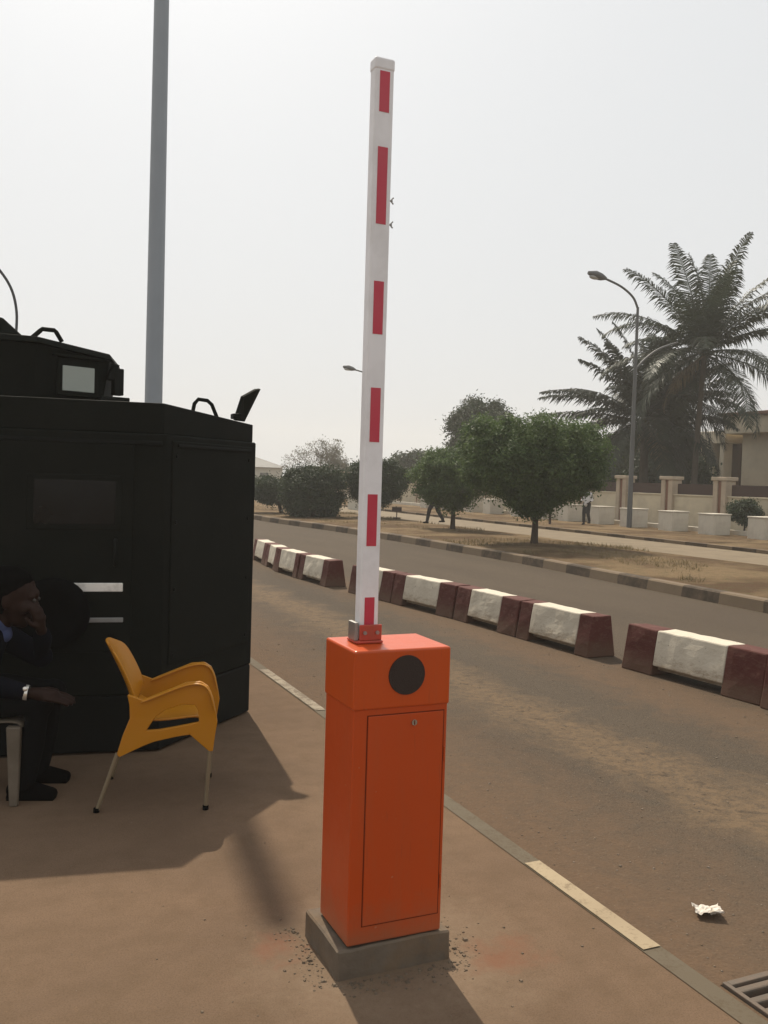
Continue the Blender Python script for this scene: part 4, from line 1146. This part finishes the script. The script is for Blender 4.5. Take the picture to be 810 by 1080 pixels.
def head(q, c, f, up, k=1.0):
    """c head centre, f facing direction"""
    c = Vector(c); f = Vector(f).normalized(); up = Vector(up); up = (up - f * up.dot(f)).normalized(); s = f.cross(up)
    def at(a, b_, d_): return c + f * a * k + s * b_ * k + up * d_ * k
    q.ball(at(-.012, 0, .035), .092 * k, 18, 12); q.ball(at(.012, 0, -.01), .078 * k, 16, 10)
    q.ball(at(.034, 0, -.062), .052 * k, 14, 10); q.ball(at(.058, 0, -.088), .026 * k)
    q.ball(at(.070, 0, .036), .030 * k)
    limb(q, [at(.085, 0, .018), at(.102, 0, -.016), at(.106, 0, -.026)], [.010 * k, .013 * k, .015 * k], 8)
    for e in (-1, 1):
        q.ball(at(.095, e * .015, -.028), .010 * k); q.ball(at(.062, e * .045, -.02), .026 * k)
        q.ball(at(-.005, e * .083, -.008), (.016 * k, .012 * k, .030 * k))
        q.ball(at(.078, e * .030, .028), .014 * k)
    q.ball(at(.086, 0, -.050), (.016 * k, .024 * k, .009 * k)); q.ball(at(.084, 0, -.062), (.016 * k, .022 * k, .010 * k))
    return at

# seated person, leaning forward with one hand at the mouth
pr = tag(empty('person', (0.055, 4.99, 0), R(-19)), 'seated person in dark navy suit at the left edge, one hand to the mouth', 'person')
q = MB()
hd = Vector((.115, 0.0, .985)); nk = Vector((.055, 0, .875))
at = head(q, hd, (1, 0, -.22), (0.2, 0, 1), 1.22)
limb(q, [(-.01, 0, .80), nk, (.085, 0, .94)], [.07, .062, .06])
limb(q, [(-.20, 0, .47), (-.14, 0, .62), (-.04, 0, .77)], [.11, .12, .11])
for s in (-1, 1):
    limb(q, [(-.18, s * .09, .46), (.27, s * .12, .47), (.22, s * .12, .25), (.20, s * .12, .08)], [.07, .052, .045, .034])
limb(q, [(-.02, -.17, .79), (.0, -.21, .60), (.22, -.17, .545), (.255, -.165, .540)], [.05, .042, .033, .026])
hand(q, (.255, -.165, .540), (1, .0, -.12), (0, .25, -1), 1, 1.28, .22)
limb(q, [(-.02, .17, .79), (.22, .16, .66), (.25, .03, .80), (.255, .0, .83)], [.05, .042, .033, .026])
hand(q, (.255, -.01, .83), (-.12, -.25, 1), (-1, .2, 0), 1, 1.15, .8)
fused(q, 'body', M['skin'], pr, .0075, 3)
q = MB()
for e in (-1, 1): q.ball(at(.092, e * .030, .016), .0095)
q.build('eyes', M['eye'], pr)
q = MB(); q.ball(hd + Vector((-.030, 0, .064)), (.132, .122, .102), 20, 12); q.ball(hd + Vector((-.058, 0, .012)), (.104, .116, .104), 20, 12)
fused(q, 'hair', M['hair'], pr, .009, 2)
q = MB()
limb(q, [(-.21, 0, .47), (-.17, 0, .58), (-.09, 0, .70), (-.03, 0, .79)], [.155, .16, .16, .125], 18)
for s in (-1, 1):
    limb(q, [(-.04, s * .05, .80), (-.03, s * .165, .79)], [.10, .075])
limb(q, [(-.03, -.17, .785), (-.02, -.215, .60), (.12, -.195, .575), (.218, -.173, .548)], [.075, .062, .054, .043])
limb(q, [(-.03, .17, .785), (.21, .17, .655), (.245, .06, .77), (.25, .03, .80)], [.075, .062, .05, .042])
fused(q, 'jacket', M['suit'], pr, .011, 5)
q = MB(); limb(q, [(-.045, 0, .845), (-.01, 0, .868), (.035, 0, .862)], [.088, .085, .074]); limb(q, [(.07, 0, .80), (.045, 0, .845)], [.045, .055])
fused(q, 'shirt_collar', M['shirt'], pr, .009, 3)
q = MB()
for s in (-1, 1):
    limb(q, [(-.20, s * .085, .47), (.05, s * .11, .485), (.285, s * .125, .475), (.25, s * .125, .28), (.215, s * .125, .085)], [.115, .092, .074, .066, .058], 16)
limb(q, [(-.22, -.08, .47), (-.22, .08, .47)], [.12, .12])
fused(q, 'trousers', M['trouser'], pr, .011, 5)
for s in (-1, 1):
    q = MB(); limb(q, [(.175, s * .125, .045), (.27, s * .128, .042), (.355, s * .130, .030)], [.044, .042, .030]); q.box(.14, s * .128 - .036, 0, .375, s * .128 + .036, .022)
    fused(q, 'shoe', M['hair'], pr, .008, 3)
q = MB(); cw = Vector((.238, -.169, .543)); dw = Vector((1, .05, -.12)).normalized()
q.tube([cw - dw * .010, cw + dw * .010], .040, 20, caps=False); q.ball(cw + Vector((0, -.030, .024)), (.014, .010, .014), 12, 8)
q.build('wrist_watch', M['watch'], pr)

# walking person behind the small tree, and a man standing between the cubes
def stander(x, y, z, rz, label, hgt, stride, top, legs, bend=0.0, cap_=False):
    root = tag(empty('person', (x, y, z), rz), label, 'person'); k = hgt / 1.72
    def S(p): return Vector(p) * k
    q = MB()
    at = head(q, S((.04, 0, 1.60)), (1, 0, -.05), (0, 0, 1), k)
    limb(q, [S((0, 0, 1.40)), S((.02, 0, 1.52))], [.06 * k, .055 * k])
    limb(q, [S((0, 0, .95)), S((0, 0, 1.2)), S((0, 0, 1.40))], [.11 * k, .11 * k, .10 * k])
    ft = {}
    for s, st_ in ((-1, stride), (1, -stride)):
        hip = S((0, s * .09, .92)); knee = S((st_ * .55 + .05, s * .09, .50)); ank = S((st_ - (.05 if st_ < 0 else 0), s * .09, .09 + (.06 if st_ < 0 else 0)))
        limb(q, [hip, knee, ank], [.075 * k, .055 * k, .038 * k]); ft[s] = (hip, knee, ank)
        limb(q, [ank, ank + S((.08, 0, -.05)), ank + S((.15, 0, -.06))], [.038 * k, .036 * k, .028 * k])
    wr = {}
    for s in (-1, 1):
        sh = S((0, s * .19, 1.38)); el = S((-.02 - s * stride * .3, s * .24, 1.10)); w_ = S((.10 - s * stride * .5 + bend * .15, s * .22, .88 + bend * .2))
        limb(q, [sh, el, w_], [.048 * k, .038 * k, .026 * k]); wr[s] = (sh, el, w_)
        hand(q, w_, (w_ - el), (0, -s, 0), s, k, .5)
    fused(q, 'body', M['skin'], root, .014, 3)
    q = MB(); q.ball(S((.02, 0, 1.655)), (.105 * k, .098 * k, .085 * k), 16, 10)
    if cap_: q.box(*(S((.06, -.07, 1.655))), *(S((.20, .07, 1.675))))
    q.build('cap' if cap_ else 'hair', M['hair'], root)
    q = MB(); limb(q, [S((0, 0, .93)), S((0, 0, 1.15)), S((0, 0, 1.36))], [.15 * k, .15 * k, .14 * k])
    for s in (-1, 1):
        sh, el, w_ = wr[s]; limb(q, [S((0, s * .08, 1.39)), sh, el, el.lerp(w_, .3)], [.08 * k, .07 * k, .058 * k, .052 * k])
    fused(q, 'shirt', M[top], root, .018, 4)
    q = MB()
    for s in (-1, 1):
        hip, knee, ank = ft[s]; limb(q, [hip, knee, ank.lerp(knee, .08)], [.105 * k, .078 * k, .062 * k])
    fused(q, 'trousers', M[legs], root, .016, 4)
    for s in (-1, 1):
        ank = ft[s][2]; q = MB(); limb(q, [ank + S((-.03, 0, -.045)), ank + S((.13, 0, -.055))], [.042 * k, .034 * k]); fused(q, 'shoe', M['hair'], root, .014, 2)
    return root
stander(14.36, 27.95, 0.12, R(165), 'walking person in dark clothes, legs showing beneath the smaller tree', 1.60, .26, 'darkcloth', 'darkcloth')
stander(20.35, 27.45, 0.15, R(200), 'man in white shirt, dark trousers and cap standing between the cubes', 1.42, .06, 'whiteshirt', 'darkcloth', .6, True)

# ------------------------------------------------------------------ air
HZ = 0.0015
hz = MB().box(-425, -425, -1.6, 425, 425, 24.0)
m = bpy.data.materials.new('harmattan_haze'); m.use_nodes = True
t = m.node_tree; t.nodes.remove(t.nodes['Principled BSDF'])
pv = t.nodes.new('ShaderNodeVolumePrincipled'); pv.inputs['Density'].default_value = HZ
pv.inputs['Color'].default_value = (0.93, 0.92, 0.88, 1); pv.inputs['Anisotropy'].default_value = 0.2
t.links.new(pv.outputs[0], t.nodes['Material Output'].inputs['Volume'])
tag(hz.build('haze', m), kind='stuff')

# ------------------------------------------------------------------ light
EL, AZ = R(51), R(6.5)                     # sun ahead of the camera, a little right of the road's direction
sun = bpy.data.lights.new('Sun', 'SUN'); sun.energy = 4.0; sun.angle = R(0.6); sun.color = (1.0, 0.90, 0.75)
so = bpy.data.objects.new('Sun', sun); col.objects.link(so)
dirv = Vector((-math.sin(AZ) * math.cos(EL), -math.cos(AZ) * math.cos(EL), -math.sin(EL)))
so.rotation_euler = dirv.to_track_quat('-Z', 'Y').to_euler()
wd = bpy.data.worlds.new('World'); sc.world = wd; wd.use_nodes = True
t = wd.node_tree; bg = t.nodes['Background']
sky = t.nodes.new('ShaderNodeTexSky'); sky.sky_type = 'NISHITA'; sky.sun_disc = False
sky.sun_elevation = EL; sky.sun_rotation = AZ; sky.dust_density = 7.0; sky.air_density = 1.0; sky.ozone_density = 1.0
mx = t.nodes.new('ShaderNodeMix'); mx.data_type = 'RGBA'; mx.inputs[0].default_value = 0.86
hs_ = t.nodes.new('ShaderNodeHueSaturation'); hs_.inputs['Saturation'].default_value = 0.45; t.links.new(sky.outputs[0], hs_.inputs['Color'])
t.links.new(hs_.outputs[0], mx.inputs[6]); mx.inputs[7].default_value = (6.55, 6.72, 6.85, 1)
t.links.new(mx.outputs[2], bg.inputs['Color']); bg.inputs['Strength'].default_value = 0.1

# ------------------------------------------------------------------ camera
PHI, P, S = R(24), math.atan(36 / 960), 0.03
fw = Vector((math.sin(PHI) * math.cos(P), math.cos(PHI) * math.cos(P), -math.sin(P)))
r0 = fw.cross(Vector((0, 0, 1))).normalized(); u0 = r0.cross(fw)
rr = math.cos(S) * r0 + math.sin(S) * u0; uu = math.cos(S) * u0 - math.sin(S) * r0
cam = bpy.data.cameras.new('Camera'); cam.sensor_fit = 'VERTICAL'; cam.sensor_height = 36; cam.sensor_width = 27
cam.lens = 36 * 960 / 1080; cam.clip_start = 0.05; cam.clip_end = 2000
co = bpy.data.objects.new('Camera', cam); col.objects.link(co)
mw = Matrix((rr, uu, -fw)).transposed().to_4x4(); mw.translation = (0, 0, 1.65)
co.matrix_world = mw
sc.camera = co

sc.view_settings.view_transform = 'Standard'; sc.view_settings.look = 'None'
sc.view_settings.exposure = 0.26; sc.view_settings.gamma = 1; sc.view_settings.use_curve_mapping = False
cy = sc.cycles
cy.use_denoising = True
cy.max_bounces = 6; cy.diffuse_bounces = 3; cy.glossy_bounces = 3; cy.transmission_bounces = 4; cy.volume_bounces = 1; cy.transparent_max_bounces = 8
cy.sample_clamp_indirect = 6
